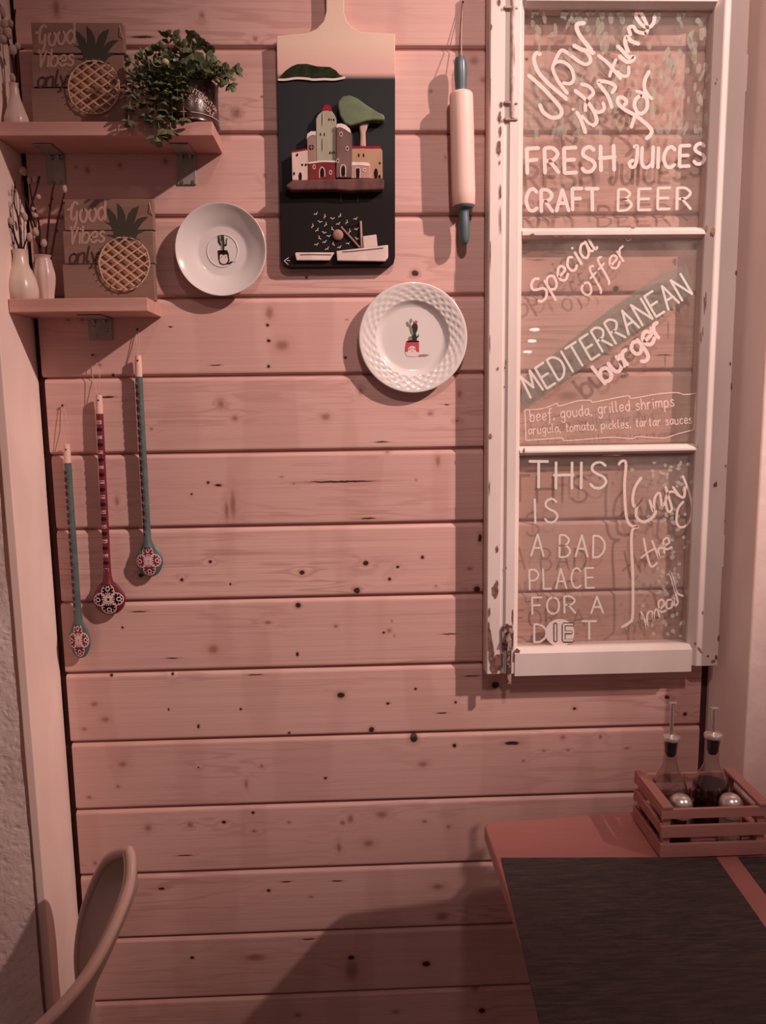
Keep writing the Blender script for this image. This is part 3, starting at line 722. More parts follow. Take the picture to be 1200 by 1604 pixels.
def art2(o, fn):
    c = lambda x, y: (540+x/5.4545, 420+y/5.4545)
    def cc(l): return [c(*p) for p in l]
    layer(o, 'cactus_print', ART['dk'], fn, [[c(*p) for p in ov(597,515,27,50,8)], cc([(578,560),(612,560),(618,628),(560,630)]), cc([(610,590),(636,562),(632,585),(615,605)])])
    layer(o, 'cactus_print', ART['gr'], fn, [[c(*p) for p in ov(540,478,12,24,-20)], [c(*p) for p in ov(566,450,10,20,5)], cc([(552,500),(560,470),(580,520),(588,570),(565,560)]), [c(*p) for p in ov(560,605,16,24)]], .0002)
    layer(o, 'bloom_print', ART['red'], fn, [cc([(590,470),(585,450),(600,458),(612,440),(615,456),(628,455),(610,478)])], .0003)
    layer(o, 'pot_print', ART['red'], fn, [cc([(525,628),(635,625),(636,720),(515,720),(516,680)])])
    layer(o, 'pot_print', ART['pk'], fn, [cc([(515,718),(540,715),(545,680),(572,663),(600,672),(612,715),(636,718),(630,750),(600,758),(530,752)])], .0002)
    layer(o, 'pot_print_mark', ART['mid'], fn, [cc([(635,740),(680,735),(728,742),(690,755),(630,758)])], 0)
    layer(o, 'pot_face_print', ART['red'], fn, [[c(*p) for p in ov(556,693,5,9)], [c(*p) for p in ov(597,692,5,9)], [c(*p) for p in ov(576,712,6,3)]], .0004, [(cc([(576,675),(574,695)]), .8)])
    layer(o, 'pot_rim_print', ART['bk'], fn, [cc([(528,624),(560,616),(634,620),(634,630),(530,632)])], .0005)
plate('white coupe plate with a black penguin-like cactus pot, beside the lower shelf', 346.8, 392, 70.5, .02, [(.30,0),(.46,.0005),(.60,.006),(.85,.017),(.995,.0245),(1.0,.0262),(.985,.0268),(.86,.0205),(.66,.0125),(.56,.0085),(.50,.0075),(.33,.0068),(.001,.0068)], False, art1)
plate('larger white plate with woven rim and a red cactus pot, right of the cutting board', 647, 529.5, 84.5, .02, [(.45,0),(.60,.0005),(.68,.008),(.90,.014),(.995,.019),(1.0,.0205),(.985,.0215),(.95,.021),(.85,.0185),(.75,.016),(.685,.0145),(.65,.0118),(.60,.0085),(.5,.0072),(.001,.0072)], True, art2)

# ------------------------------------------------------------------ cutting board with driftwood village
def board():
    d = .020
    P = lambda x, y, dd=d: (lambda p: (p.x, p.z))(W(x, y, dd))
    out = [(433,56),(480,52),(496,45),(507,33),(511,18),(511,0),(510,-40),(512,-75),(519,-92),(527,-96),(535,-92),(541,-75),(541,-40),(539,0),(539,18),(543,32),(552,43),(566,50),(619,53),
           (619,403),(617,411),(610,417),(452,419),(444,416),(440,408),(437,250)]
    m, nt, p = nodes('painted_board'); p.inputs['Roughness'].default_value = .65; p.inputs['Specular IOR Level'].default_value = .15
    tc = N(nt, 'ShaderNodeTexCoord').outputs['Object']; sep = N(nt, 'ShaderNodeSeparateXYZ'); nt.links.new(tc, sep.inputs[0])
    zB = P(530, 419)[1]
    zz = lambda y: P(530, y)[1]-zB
    ns = noi(nt, tc, 14, 3, .5, (.2, 1, 1)); z = mth(nt, 'ADD', sep.outputs[2], mth(nt, 'MULTIPLY', mth(nt, 'SUBTRACT', ns, .5), .012))
    sky = mix(nt, smr(nt, z, zz(60), zz(112)), (.72,.545,.43), (.67,.42,.375))
    sky = mix(nt, smr(nt, z, zz(112), zz(121)), sky, (.28,.20,.18))
    sea = mix(nt, smr(nt, sep.outputs[2], zz(230), zz(330)), (.020,.024,.026), (.010,.007,.007))
    nt.links.new(mix(nt, smr(nt, sep.outputs[2], zz(119), zz(125)), sky, sea), p.inputs['Base Color'])
    bump(nt, ns, .1, .0005, p)
    t = obj('cutting_board', MB().prism([P(*q) for q in out], -d, -.002), m, bev=.0012, origin=(P(527, 419)[0], -.011, zB))
    tag(t, 'painted cutting board with driftwood village, boats and gulls, hung between the plates', 'cutting board')
    c4 = lambda x, y: (420+x/5.4545, 150+y/5.4545)
    c3 = lambda x, y: (420+x/5.4545, y/5.4545)
    def bl(name, pts, d1, mt, cf=c4, bev=.0012, d0=d-.0002, label=None):
        return obj(name, MB().prism([P(*cf(*q), d1) for q in pts], -d1, -d0), mt, t, bev=bev, label=label)
    def fl(par, name, mt, d1, polys=(), strokes=(), cf=c4):
        mm = MB(); fn = lambda x, y: (lambda q: (q.x, -d1, q.z))(W(x, y, d1))
        for pl in polys: poly(mm, fn, [cf(*q) for q in pl])
        for (pl, w) in strokes: stroke(mm, [cf(*q) for q in pl], w, fn)
        return obj(name, mm, mt, par)
    pm = lambda n, c, c2=None: mat(n, c, c2, .75, 40, (1,1,.3), .3, .0006, spec=.15)
    drift = pm('driftwood', (.16,.075,.07), (.10,.045,.045)); cream = pm('cream_house', (.66,.50,.45)); whitep = pm('white_house_paint', (.78,.64,.60))
    redp = paintmat('red_roof_paint', (.33,.01,.035)); black = paintmat('black_paint', (.015,.008,.008)); wht = paintmat('white_line_paint', (.72,.58,.54))
    bl('driftwood_ledge', [(145,770),(200,722),(400,712),(985,705),(992,730),(988,800),(700,812),(560,800),(200,806)], .040, drift, bev=.003)
    q = bl('hill', [(85,668),(150,600),(200,565),(250,545),(330,543),(420,565),(530,570),(580,600),(610,635),(660,660)], .0225, mat('hill_green', (.014,.02,.010), (.028,.036,.016), .8, 60, spec=.1), c3, .001)
    fl(t, 'shore_line', wht, .0232, strokes=[([(88,680),(150,680),(240,668),(330,672),(390,680),(480,676),(570,678),(655,662)], 3.6)], cf=c3)
    hs = []
    q = bl('house', [(200,480),(330,460),(340,470),(345,722),(205,722)], .034, cream, label='cream driftwood house')
    fl(q, 'roof_line', redp, .0345, strokes=[([(202,478),(260,470),(335,455)], 2.2)])
    fl(q, 'openings', black, .0345, [ov(275,690,14,38),ov(222,665,8,14),ov(248,505,9,13,20),ov(292,590,9,10),ov(322,590,8,10)])
    q = bl('house', [(338,580),(330,360),(338,325),(365,304),(405,304),(410,580)], .034, pm('taupe_house', (.34,.21,.18)))
    fl(q, 'snow_cap', whitep, .0348, [[(330,368),(336,325),(365,303),(407,304),(407,338),(375,335),(345,350)]])
    fl(q, 'openings', black, .0345, [ov(370,440,22,22)], [])
    fl(q, 'window_outline', paintmat('pink_line', (.4,.24,.22)), .0349, strokes=[([(352,440),(388,440)], 1), ([(370,420),(370,460)], 1)])
    q = bl('house', [(412,580),(408,200),(425,165),(465,125),(500,115),(545,130),(570,165),(584,200),(584,580)], .032, mat('tower_grey_green', (.30,.28,.20), (.36,.345,.26), .7, 14, (3,1,.3), .3))
    fl(q, 'roof_tip', redp, .0326, [[(462,130),(480,85),(505,76),(530,85),(548,130),(505,122)]])
    bl('roof_tip', [(462,130),(480,85),(505,76),(530,85),(548,130)], .0318, redp)
    fl(q, 'openings', black, .0325, [ov(448,330,5,14),ov(480,330,5,14),ov(521,202,6,11),ov(540,202,4,11),ov(562,205,6,10),ov(530,487,6,12),ov(548,487,4,12),ov(565,485,6,11),ov(462,200,2.5,70),ov(462,420,2.5,60)])
    q = bl('house', [(580,700),(583,262),(592,240),(625,236),(665,250),(705,292),(716,345),(716,700)], .0375, pm('brown_tower', (.13,.075,.068), (.2,.12,.105)))
    fl(q, 'snow_cap', whitep, .0382, [[(582,272),(590,240),(625,236),(665,250),(700,285),(708,318),(690,310),(655,285),(615,268)]])
    rings = [ov(623,328,11,17),ov(676,450,11,17),ov(596,555,10,17)]
    fl(q, 'openings', black, .0381, [ov(642,645,16,42)]+[ov(a,b,6,10) for a,b in ((623,328),(676,450),(596,555))])
    fl(q, 'window_outline', wht, .0383, strokes=[(r+[r[0]], .9) for r in rings]+[([(620,690),(620,610),(642,588),(662,610),(662,690)], 1.1)])
    q = bl('house', [(345,560),(572,560),(578,718),(345,718)], .036, pm('red_house', (.20,.028,.03), (.15,.02,.025)), label='low red driftwood house')
    fl(q, 'roof_line', wht, .0366, strokes=[([(345,574),(400,568),(460,560),(575,562)], 2.6)])
    fl(q, 'openings', black, .0365, [ov(462,655,16,38)])
    fl(q, 'window_outline', wht, .0367, strokes=[([(440,700),(440,640),(460,608),(482,635),(484,690)], 1.1),(ov(393,608,10,18)+[(403,608)], .9),(ov(534,655,10,18)+[(544,655)], .9)])
    q = bl('house', [(714,450),(790,446),(965,450),(976,470),(978,708),(860,708),(860,600),(714,600)], .033, pm('tan_house', (.44,.27,.17), (.36,.22,.14)))
    fl(q, 'roof_line', redp, .0336, strokes=[([(720,440),(800,438),(880,440),(958,438)], 3)])
    fl(q, 'openings', black, .0335, [ov(775,508,7,16),ov(816,508,7,16),ov(955,575,8,10),ov(922,665,17,45),ov(952,690,10,15)])
    q = bl('house', [(710,580),(868,590),(872,706),(708,706)], .0355, pm('pink_house', (.45,.25,.215)))
    fl(q, 'roof_line', whitep, .0361, [[(712,566),(800,566),(858,572),(872,590),(866,602),(800,594),(712,596)]])
    fl(q, 'openings', black, .036, [[(748,622),(782,622),(782,700),(750,700)]]); fl(q, 'window_outline', wht, .0362, strokes=[([(748,700),(748,620),(784,620),(784,700)], 1),(ov(824,634,12,12)+[(836,634)], 1)])
    bl('tree_trunk', [(775,232),(815,222),(868,230),(850,262),(832,310),(836,440),(785,440),(788,330)], .030, pm('trunk_pink', (.52,.33,.30)), bev=.003)
    cr = [(595,905),(600,860),(640,818),(700,810),(760,835),(850,900),(930,950),(985,975),(1000,1005),(990,1030),(900,1025),(830,1035),(760,1060),(700,1076),(655,1055),(615,990)]
    bl('tree_crown', cr, .038, mat('crown_green', (.085,.125,.055), (.13,.165,.08), .55, 26, (1,1,1.5), .4, .001), c3, .005)
    wm = pm('boat_white', (.74,.58,.53))
    bl('boat_hull', [(583,1326),(1025,1274),(1026,1380),(1000,1414),(590,1408)], .028, wm)
    bl('boat_cabin', [(808,1200),(925,1184),(935,1286),(815,1300)], .026, wm)
    bl('barge', [(228,1345),(240,1338),(567,1338),(525,1406),(242,1405)], .027, wm)
    fl(t, 'crack', pm('crack', (.10,.05,.04)), .0287, strokes=[([(635,1333),(700,1330),(850,1315),(985,1300)], 1.1)])
    fl(t, 'crack', pm('crack2', (.10,.05,.04)), .0277, strokes=[([(275,1358),(350,1356),(460,1357),(540,1358)], 1.0)])
    def rod(name, a, b, r, dd, mt):
        obj(name, MB().tube([W(*c4(*a), dd), W(*c4(*b), dd)], r, 10), mt, t, smooth=True)
    rod('mast', (790,1072), (800,1296), .0021, .0225, pm('mast_wood', (.50,.33,.28)))
    rod('boom', (622,1122), (782,1298), .0021, .0225, pm('boom_wood', (.30,.17,.14)))
    obj('stay_line', MB().tube([W(*c4(650,1120), .022), W(*c4(785,1092), .022)], .0005, 5), M['twig'], t)
    obj('pebble', MB().ell(W(*c4(597,1190), .0225), .0098, .005, .0098, 24, 12), pm('pebble', (.38,.215,.185), (.28,.15,.13)), t, smooth=True)
    for x in (622, 765): obj('drip_wire', MB().tube([W(*c4(x,810), .022), W(*c4(x,905), .022)], .0006, 5), mat('wire_%d' % x, (.12,.09,.09), None), t)
    g = [(410,1010,30),(487,1030,80),(550,1050,0),(617,1025,60),(675,1080,70),(750,1052,25),(443,1078,-10),(383,1112,80),(495,1100,70),(602,1095,30),(547,1138,-60),(422,1148,50),(478,1170,-10),(437,1215,-60),(520,1200,10),(485,1250,30),(415,1272,20),(555,1265,-70),(507,1308,40),(612,1295,30),(686,1262,20),(758,1222,-20),(700,1158,80),(757,1140,20)]
    st = []
    for (x, y, a) in g:
        ca, sa = cos(math.radians(-a)), sin(math.radians(-a))
        f = lambda u, v: (x+u*ca-v*sa, y+u*sa+v*ca)
        st.append(([f(-19, -5), f(-8, -7), f(0, 5), f(8, -4), f(19, -6)], .85))
    mm = MB(); fn = lambda x, y: (lambda q: (q.x, -.0204, q.z))(W(x, y, .0204))
    for (pl, w) in st: stroke(mm, [c4(*q) for q in pl], w, fn)
    obj('painted_gulls', mm, wht, t)
    mm = MB(); stroke(mm, [c4(175,1382), c4(138,1410), c4(170,1440)], 1.0, fn, False); stroke(mm, [c4(160,1405), c4(185,1410)], .8, fn, False); obj('signature_mark', mm, wht, t)
board()

# ------------------------------------------------------------------ rolling pin
def rolling_pin():
    d = .028
    a = W(721, 88, d); b = W(728, 383, d)
    t = thing('rolling_pin', 'pale wooden rolling pin with blue-grey handles hung beside the window frame', 'rolling pin', (b.x, -d, b.z))
    def at(y):
        q = a.lerp(b, (y-88)/(383-88)); return q
    s = (W(722, 200, d)-W(721, 200, d)).length; ax = (a-b).normalized()
    hm = mat('blue_grey_paint', (.075,.115,.135), (.09,.13,.15), .35, 30)
    def lat(name, prof, mt, seg=32):
        pr = [(r*s, (at(y)-b).dot(ax)) for (r, y) in prof]
        pr = smooth_path(pr, 3) if len(pr) > 3 else pr
        return obj(name, MB().lathe([(max(r, .0003), h) for r, h in pr], b, ax, seg), mt, t, smooth=True)
    obj('barrel', MB().lathe([(r*s, (at(y)-b).dot(ax)) for r, y in [(12,321.5),(16.5,321),(17.8,319),(18.6,300),(18.6,200),(18.3,150),(17.5,146),(15,143.6),(10,143)]], b, ax, 40),
        woodmat('pin_beech', (.84,.60,.52), (.74,.49,.42), 'z', .5, 60, .15), t, smooth=True)
    lat('handle', [(0,383),(4,382),(7.2,376),(8.3,365),(8.6,350),(7.8,335),(8.2,329),(14,325),(15.5,322),(15.5,320)], hm)
    h = lat('handle', [(8.5,145),(8.2,140),(9.2,128),(10,112),(9.5,98),(7.5,91),(3.5,88),(0,87.4)], hm)
    q = at(103); obj('drilled_hole', MB().lathe([(.0019, 0), (.0019, .0006), (0, .0006)], (q.x-.001, q.y-.0102, q.z), (0,-1,0), 14), M['nail'], h)
    nl = W(725, 4, .004)
    obj('hanging_cord', MB().tube([(nl.x-.001, -.005, nl.z), tuple(W(723, 50, .018)), (q.x+.001, -d-.0095, q.z+.012), (q.x-.0005, -d-.0106, q.z)], .0007, 6)
        .tube([(nl.x, -.004, nl.z), tuple(W(722, 50, .012)), (q.x+.003, -d+.008, q.z+.010)], .0007, 6), M['thread'], t)
    m = MB(); nailhead(m, (nl.x, -.001, nl.z)); obj('nail', m, M['nail'], t, smooth=True)
rolling_pin()

# ------------------------------------------------------------------ painted spoons
def spoon(label, top, rawend, hend, bc, brx, bry, nail, hcol, hcol2, petal, narrow, side_dash, d=.016):
    A = W(*top, d); Bp = W(*bc, d)
    s = (W(top[0]+1, top[1], d)-A).length
    t = thing('wooden_spoon', label, 'spoon', (Bp.x, -d, W(bc[0], bc[1]+bry, d).z), 'painted wooden spoons hung from threads')
    hm = mat('spoon_paint_%d' % top[0], hcol, hcol2, .4, 60)
    raw = woodmat('spoon_raw_%d' % top[0], (.80,.52,.45), (.70,.43,.36), 'z')
    E = W(*hend, d); Rw = W(*rawend, d)
    obj('bare_tip', MB().tube([A+Vector((0,0,.0006)), A, A.lerp(Rw, .5), Rw], [.003, 4.7*s, 5.4*s, 5.6*s], 14), raw, t, smooth=True)
    hd = obj('handle', MB().tube([Rw.lerp(E, k/12) for k in range(13)]+[E.lerp(Bp, .35)], [5.7*s]*6+[5.9*s]*6+[6.4*s, 9*s if not narrow else 7*s], 16), hm, t, smooth=True)
    # bowl: teardrop, shallow
    axv = (E-Bp).normalized(); sd = Vector((1, 0, 0)); sd = (sd-axv*sd.dot(axv)).normalized(); nrm = Vector((0, -1, 0))
    mb = MB(); ns, nr = 28, 9; RX, RY, TH = brx*s, bry*s, .0065
    def surf(u, v):     # unit disc -> front surface
        r2 = min(1, u*u+v*v); st = 1-.20*max(0, v)
        return Bp+sd*(u*RX*st)+axv*(v*RY*(1+.10*max(0, v)))+nrm*(TH*math.sqrt(1-r2*.98))
    vs = [surf(0, 0)]
    for k in range(1, nr+1):
        for i in range(ns): a = 2*PI*i/ns; vs.append(surf(k/nr*cos(a), k/nr*sin(a)))
    n1 = len(vs)
    for k in range(1, nr+1):
        for i in range(ns):
            a = 2*PI*i/ns; q = surf(k/nr*cos(a), k/nr*sin(a)); vs.append(q+Vector((0, 2*max(0, -(q.y-Bp.y))*.8+.0002, 0)))
    cb = len(vs); vs.append(Bp+Vector((0, TH*.6, 0)))
    fs = [(0, 1+i, 1+(i+1) % ns) for i in range(ns)]
    for k in range(nr-1):
        for i in range(ns): j = (i+1) % ns; fs.append((1+k*ns+i, 1+(k+1)*ns+i, 1+(k+1)*ns+j, 1+k*ns+j)); fs.append((n1+k*ns+j, n1+(k+1)*ns+j, n1+(k+1)*ns+i, n1+k*ns+i))
    for i in range(ns): j = (i+1) % ns; fs.append((1+(nr-1)*ns+i, n1+(nr-1)*ns+i, n1+(nr-1)*ns+j, 1+(nr-1)*ns+j)); fs.append((cb, n1+(i+1) % ns, n1+i))
    mb.add(vs, fs); bw = obj('bowl', mb, hm, t, smooth=True)
    # painted flower on the bowl
    wp = M['spoonwhite']; pmx = paintmat('petal_%d' % top[0], petal)
    lift = lambda e: (lambda u, v: surf(u, v)+nrm*e)
    mp = MB(); mo = MB(); mc = MB()
    pet = [(0, .45, .42, .37), (-.50, -.02, .40, .36), (.50, -.02, .40, .36), (0, -.50, .44, .38)]
    for (cu, cv, ru, rv) in pet:
        ring = [(cu+ru*cos(2*PI*i/20), cv+rv*sin(2*PI*i/20)) for i in range(20)]
        ring = [(a/max(1, math.hypot(a, b)/.97), b/max(1, math.hypot(a, b)/.97)) for a, b in ring]
        f = lift(.0009); cen = f(cu, cv); rs_ = [f(*q) for q in ring]; mid = [f((q[0]+cu)/2, (q[1]+cv)/2) for q in ring]
        mp.add([cen]+mid+rs_, [(0, 1+i, 1+(i+1) % 20) for i in range(20)]+[(1+i, 21+i, 21+(i+1) % 20, 1+(i+1) % 20) for i in range(20)])
        ribbon(mo, ring+[ring[0]], .055, lift(.0013))
        for i in range(20):
            a = 2*PI*i/20; p0 = (cu+ru*.88*cos(a), cv+rv*.88*sin(a)); p1 = (cu+ru*.68*cos(a), cv+rv*.68*sin(a))
            if math.hypot(*p0) < .93 and i % 2 == 0: ribbon(mo, [p0, p1], .05, lift(.0013))
        k = 1.28; rc = [(cu*k+.13*cos(2*PI*i/12), cv*k+.11*sin(2*PI*i/12)) for i in range(13)]; ribbon(mo, rc, .06, lift(.0014))
        for q in (-.35, 0, .35):
            a = math.atan2(cv, cu)+q; ribbon(mo, [(.2*cos(a), .2*sin(a)), (.38*cos(a), .38*sin(a))], .06, lift(.0014))
    obj('petals', mp, pmx, bw, smooth=True); 
    rc = [(.16*cos(2*PI*i/14), .14*sin(2*PI*i/14)) for i in range(14)]; f = lift(.0012)
    mc.add([f(0, 0)]+[f(*q) for q in rc], [(0, 1+i, 1+(i+1) % 14) for i in range(14)]); ribbon(mo, rc+[rc[0]], .06, lift(.0014))
    obj('flower_centre', mc, paintmat('centre_%d' % top[0], (.40,.24,.24) if petal[0] > .1 else petal), bw)
    obj('white_paint_lines', mo, wp, bw)
    # marks along the handle
    mk = MB(); dk = MB(); L = (E-Rw).length; dirv = (E-Rw).normalized(); rr = 5.85*s
    def hs(u, v):      # u arc across, v along
        a = u/rr; p = Rw+dirv*v; return (p.x+(rr+.0003)*sin(a), p.y-(rr+.0003)*cos(a), p.z)
    n = int(L/(22*s)); rnd2 = random.Random(top[0])
    for i in range(n):
        v0 = L*(i+.55)/n; c0 = side_dash*rr
        if side_dash == 0:
            for q in (-1, 0, 1):
                ribbon(mk, [(c0-rr*.7, v0+q*2.1*s), (c0, v0+q*2.1*s+rnd2.uniform(-1, 1)*s), (c0+rr*.65, v0+q*2.1*s)], 1.0*s, hs)
            ribbon(mk, [(c0+rr*.6*rnd2.choice((-1, 1)), v0-2.4*s), (c0+rr*.6*rnd2.choice((-1, 1)), v0+2.4*s)], 1.0*s, hs)
            q0 = v0+.5*L/n; ribbon(dk, [(u*rr*.14, q0) for u in range(-4, 5)], rr*.9, hs)
        else:
            ribbon(mk, [(c0, v0-3*s), (c0+rr*.35, v0), (c0-rr*.1, v0+3*s)], 1.1*s, hs); ribbon(mk, [(c0+rr*.4, v0-2*s), (c0, v0-3*s)], 1.0*s, hs)
            for q in (-.25, .25):
                q0 = v0+(q+.35)*L/n; ribbon(dk, [(c0+u*rr*.14, q0) for u in range(-5, 3)], rr*1.3, hs)
    stuff(obj('painted_marks', mk, wp, hd))
    stuff(obj('painted_dots', dk, paintmat('dots_%d' % top[0], (.03,.008,.012) if side_dash == 0 else (.10,.03,.045)), hd))
    nn = W(*nail, .005); top_ = A+Vector((0, -4.2*s, -8*s))
    obj('hanging_thread', MB().tube([(nn.x-.002, -.005, nn.z), (nn.x-.001, -.011, (nn.z+A.z)/2), tuple(top_)], .00055, 5).tube([(nn.x+.002, -.005, nn.z), (A.x+.003, -.012, (nn.z+A.z)/2+.003), tuple(top_)], .00055, 5), M['thread'], t)
    m = MB(); nailhead(m, (nn.x, -.001, nn.z), .0024); obj('nail', m, M['nail'], t, smooth=True)
    m = MB().lathe([(.0017, 0), (.0017, .0005), (0, .0005)], tuple(top_+Vector((0, -.0009, 0))), (0,-1,0), 12); obj('drilled_hole', m, M['nail'], t)
M['spoonwhite'] = paintmat('fine_white_paint', (.72,.52,.50))
TEAL, TEAL2 = (.070,.105,.10), (.095,.135,.125)
spoon('lowest leftmost spoon, blue-green handle and red flower on a narrow bowl', (104.5,696), (106,725), (122,965), (125,1001), 17.5, 32, (98,635), TEAL, TEAL2, (.20,.02,.035), True, -.75)
spoon('dark red wooden spoon with a black four-petal flower, middle of the three', (155,619), (156,648), (168.5,902), (171.5,937), 26.5, 28, (145,556), (.17,.018,.028), (.13,.014,.022), (.018,.006,.008), False, 0)
spoon('highest rightmost spoon, green handle and red flower on a round bowl', (216.5,557), (217.5,590), (231,845), (234,877), 22, 28, (215,516), TEAL, TEAL2, (.20,.02,.035), False, -.6)

# ------------------------------------------------------------------ the old window sash used as a menu board
def sash():
    dF, dBk = .045, .003
    X = lambda x, y, d=dF: W(x, y, d).x
    Zz = lambda x, y, d=dF: W(x, y, d).z
    xl = X(765, 500); xo = X(820.5, 12); xo = (X(821, 20)+X(816, 1000))/2
    xri = (X(1119, 20)+X(1086, 1000))/2; xr = (X(1172, 10)+X(1128, 1000))/2
    zb_ = Zz(950, 1056); ztop = Zz(970, 7)+.055
    t = thing('window_sash', 'old chipped white window sash with chalk menu lettering on three panes', 'window frame', ((xl+xr)/2, -.024, zb_), None)
    def stile(x0, x1, prof, z0, z1):
        n = len(prof); pts = [(x0+(x1-x0)*a, -b) for a, b in prof]
        return MB().slab(pts, z0, z1)
    zs = Zz(780, 1056)
    wpx = (xo-xl)
    # left stile: outer strip, groove, raised band, bevel to the glass
    pr = [(0, dBk), (0, dF-.004), (.03, dF-.001), (.42, dF-.001), (.44, dF-.004), (.56, dF-.004), (.58, dF), (.84, dF), (.87, dF-.001), (1.0, .030), (1.0, dBk)]
    obj('stile', stile(xl, xo, pr, zs, ztop), M['white_paint'], t, bev=.0006)
    pr = [(0, dBk), (0, .032), (.22, dF-.001), (.26, dF), (1, dF), (1, dBk)]
    obj('stile', stile(xri, xr, pr, Zz(1110, 1043), ztop), M['white_paint'], t, bev=.0006)
    def rail(name, za, zc, bt, bb, x0=xo, x1=xri, top=dF-.0005):
        # cross-section in y,z
        pts = [(dBk, za), (top-(.012 if bb else 0), za), (top, za+(.006 if bb else 0)), (top, zc-(.008 if bt else 0)), (top-(.013 if bt else 0), zc), (dBk, zc)]
        n = len(pts); vs = [(x, -a, b) for x in (x0, x1) for a, b in pts]
        fs = [(i, (i+1) % n, (i+1) % n+n, i+n) for i in range(n)]+[list(range(n-1, -1, -1)), list(range(n, 2*n))]
        return obj(name, MB().add(vs, fs), M['white_paint'], t, bev=.0006)
    zi = Zz(950, 1014)
    rail('bottom_rail', Zz(950, 1055), zi, True, False, xo-.008, xri+.004, dF+.0015)
    zt = Zz(970, 7)
    rail('top_rail', zt, ztop, False, True)
    m1a, m1b = Zz(965, 371), Zz(965, 352); m2a, m2b = Zz(957, 713), Zz(957, 698)
    rail('muntin', m1a, m1b, True, True, top=.034); rail('muntin', m2a, m2b, True, True, top=.034)
    gm = glassmat('old_pane_glass', (.93,.92,.90), 1.3, .16, (.62,.58,.53))
    gy = .024
    panes = []
    for (za, zc) in ((m1b, zt), (m2b, m1a), (zi, m2a)):
        panes.append(obj('pane', MB().box(xo, xri, -gy, -gy+.003, za, zc), gm, t))
    # lettering on the panes
    e = gy+.0004
    fn = lambda x, y: (lambda p: (p.x, -e, p.z))(W(x, y, e))
    fn2 = lambda x, y: (lambda p: (p.x, -e-.0003, p.z))(W(x, y, e))
    fnb = lambda x, y: (lambda p: (p.x, -e+.0002, p.z))(W(x, y, e))
    chalk = paintmat('chalk_marker', (.80,.66,.62), .93, .15, 300); thin = paintmat('thin_chalk', (.85,.68,.63), .85, .35, 300)
    greyw = paintmat('grey_white_marker', (.74,.70,.64), .9, .15, 300); faint = paintmat('faint_wash', (.42,.45,.37), .46, .5, 60)
    faint2 = paintmat('green_wash', (.26,.27,.23), .62, .55, 45); dot = paintmat('pale_dots', (.55,.56,.50), .5, .3, 200)
    p0, p1, p2 = panes
    m = MB()
    # "Now it's time for" in loose diagonal script
    def cs(l): return [(740+x/2.609, y/2.609) for x, y in l]
    for w_, q in [(6.2,[(145,355),(110,345),(90,400),(130,510),(230,620),(375,740)]),(6.2,[(45,535),(130,610),(220,700),(320,820),(310,885),(240,895),(170,850),(140,785)]),
                  (5.4,[(375,690),(300,590),(255,500),(255,450),(290,420),(350,425),(410,480),(430,560),(400,605),(340,600)]),(5.6,[(255,450),(290,370),(330,320),(400,360),(480,420),(540,440),(575,400),(530,330),(430,280)]),
                  (7,[(430,280),(500,315),(560,330),(600,345)]),(6.8,[(580,320),(500,220),(460,150),(460,100),(520,88)]),(6,[(455,850),(490,910),(530,1025)]),(4.5,[(500,880),(560,945),(605,960)]),
                  (6,[(440,665),(530,740),(605,850),(625,930),(595,965)]),(5.4,[(495,610),(560,630),(598,685),(560,730),(530,790),(530,840)]),(5.4,[(600,840),(650,850),(690,820),(680,770)]),(4.5,[(420,822),(430,828)]),
                  (5.8,[(755,810),(720,710),(640,600),(665,585),(740,600),(785,635),(755,685)]),(5.4,[(640,365),(730,440),(830,565)]),(5,[(735,545),(760,470),(790,400)]),(5,[(800,500),(850,540),(895,530),(900,460)]),
                  (6.4,[(805,285),(850,330),(900,380),(945,375),(925,410),(880,418),(820,370)]),(6.4,[(895,335),(870,260),(880,205),(925,245),(985,265)]),(5.8,[(915,190),(900,130),(940,120),(970,160),(1045,180)]),
                  (5.8,[(1045,180),(1060,130),(1030,50),(1000,0),(965,10),(970,50),(1020,110),(1070,125),(1110,90),(1120,30)]),(6,[(860,790),(880,760),(850,725),(810,730),(810,775),(870,830),(960,880),(1060,960),(1095,1010),(1080,1050),(1050,1075)]),
                  (5.6,[(920,980),(940,920),(960,860)]),(5.8,[(1005,705),(960,740),(950,800),(985,860),(1030,850),(1058,800),(1050,730),(1005,705)]),(5,[(965,670),(1030,690),(1100,735)]),(5.6,[(1065,705),(1035,650),(1040,570),(1075,500)])]:
        stroke(m, [(820+x/5.4545, 20+y/5.4545) for x, y in q], w_, fn)
    text(m, 'FRESH', (826,273), (962,266), 39, 6, fn, .03, 2.6, 1.5); text(m, 'JUICES', (984,264), (1104,258), 32, 5.5, fn, .08, 2.4, 2)
    text(m, 'CRAFT', (824,331), (938,329), 34, 5.5, fn, 0, 2.0, 1.5); text(m, 'BEER', (968,330), (1082,327), 33, 4.2, fn, .05, 3.2, 1)
    obj('lettering', m, chalk, p0)
    m = MB(); rr = random.Random(5)
    for i in range(250):
        x = rr.uniform(826, 1112); y = rr.uniform(14, 215)
        if rr.random() < .25 and x < 1000: continue
        poly(m, fnb, ov(x, y, rr.uniform(2.2, 4.6), rr.uniform(5, 11), rr.uniform(-10, 25), 8))
    stuff(obj('painted_drops', m, faint, p0))
    m = MB(); text(m, 'Special', (846,476), (936,388), 34, 4.2, fn, .25, 1.5, 1); obj('lettering', m, chalk, p1)
    m = MB(); text(m, 'offer', (918,466), (986,400), 30, 3.6, fn, .2, 1.5, 1); obj('lettering', m, thin, p1)
    m = MB(); poly(m, fnb, [(816,640),(806+12,596),(880,545),(960,480),(1040,425),(1076,415),(1086,455),(1040,492),(960,545),(880,598),(832,634)]); obj('green_wash', m, faint2, p1)
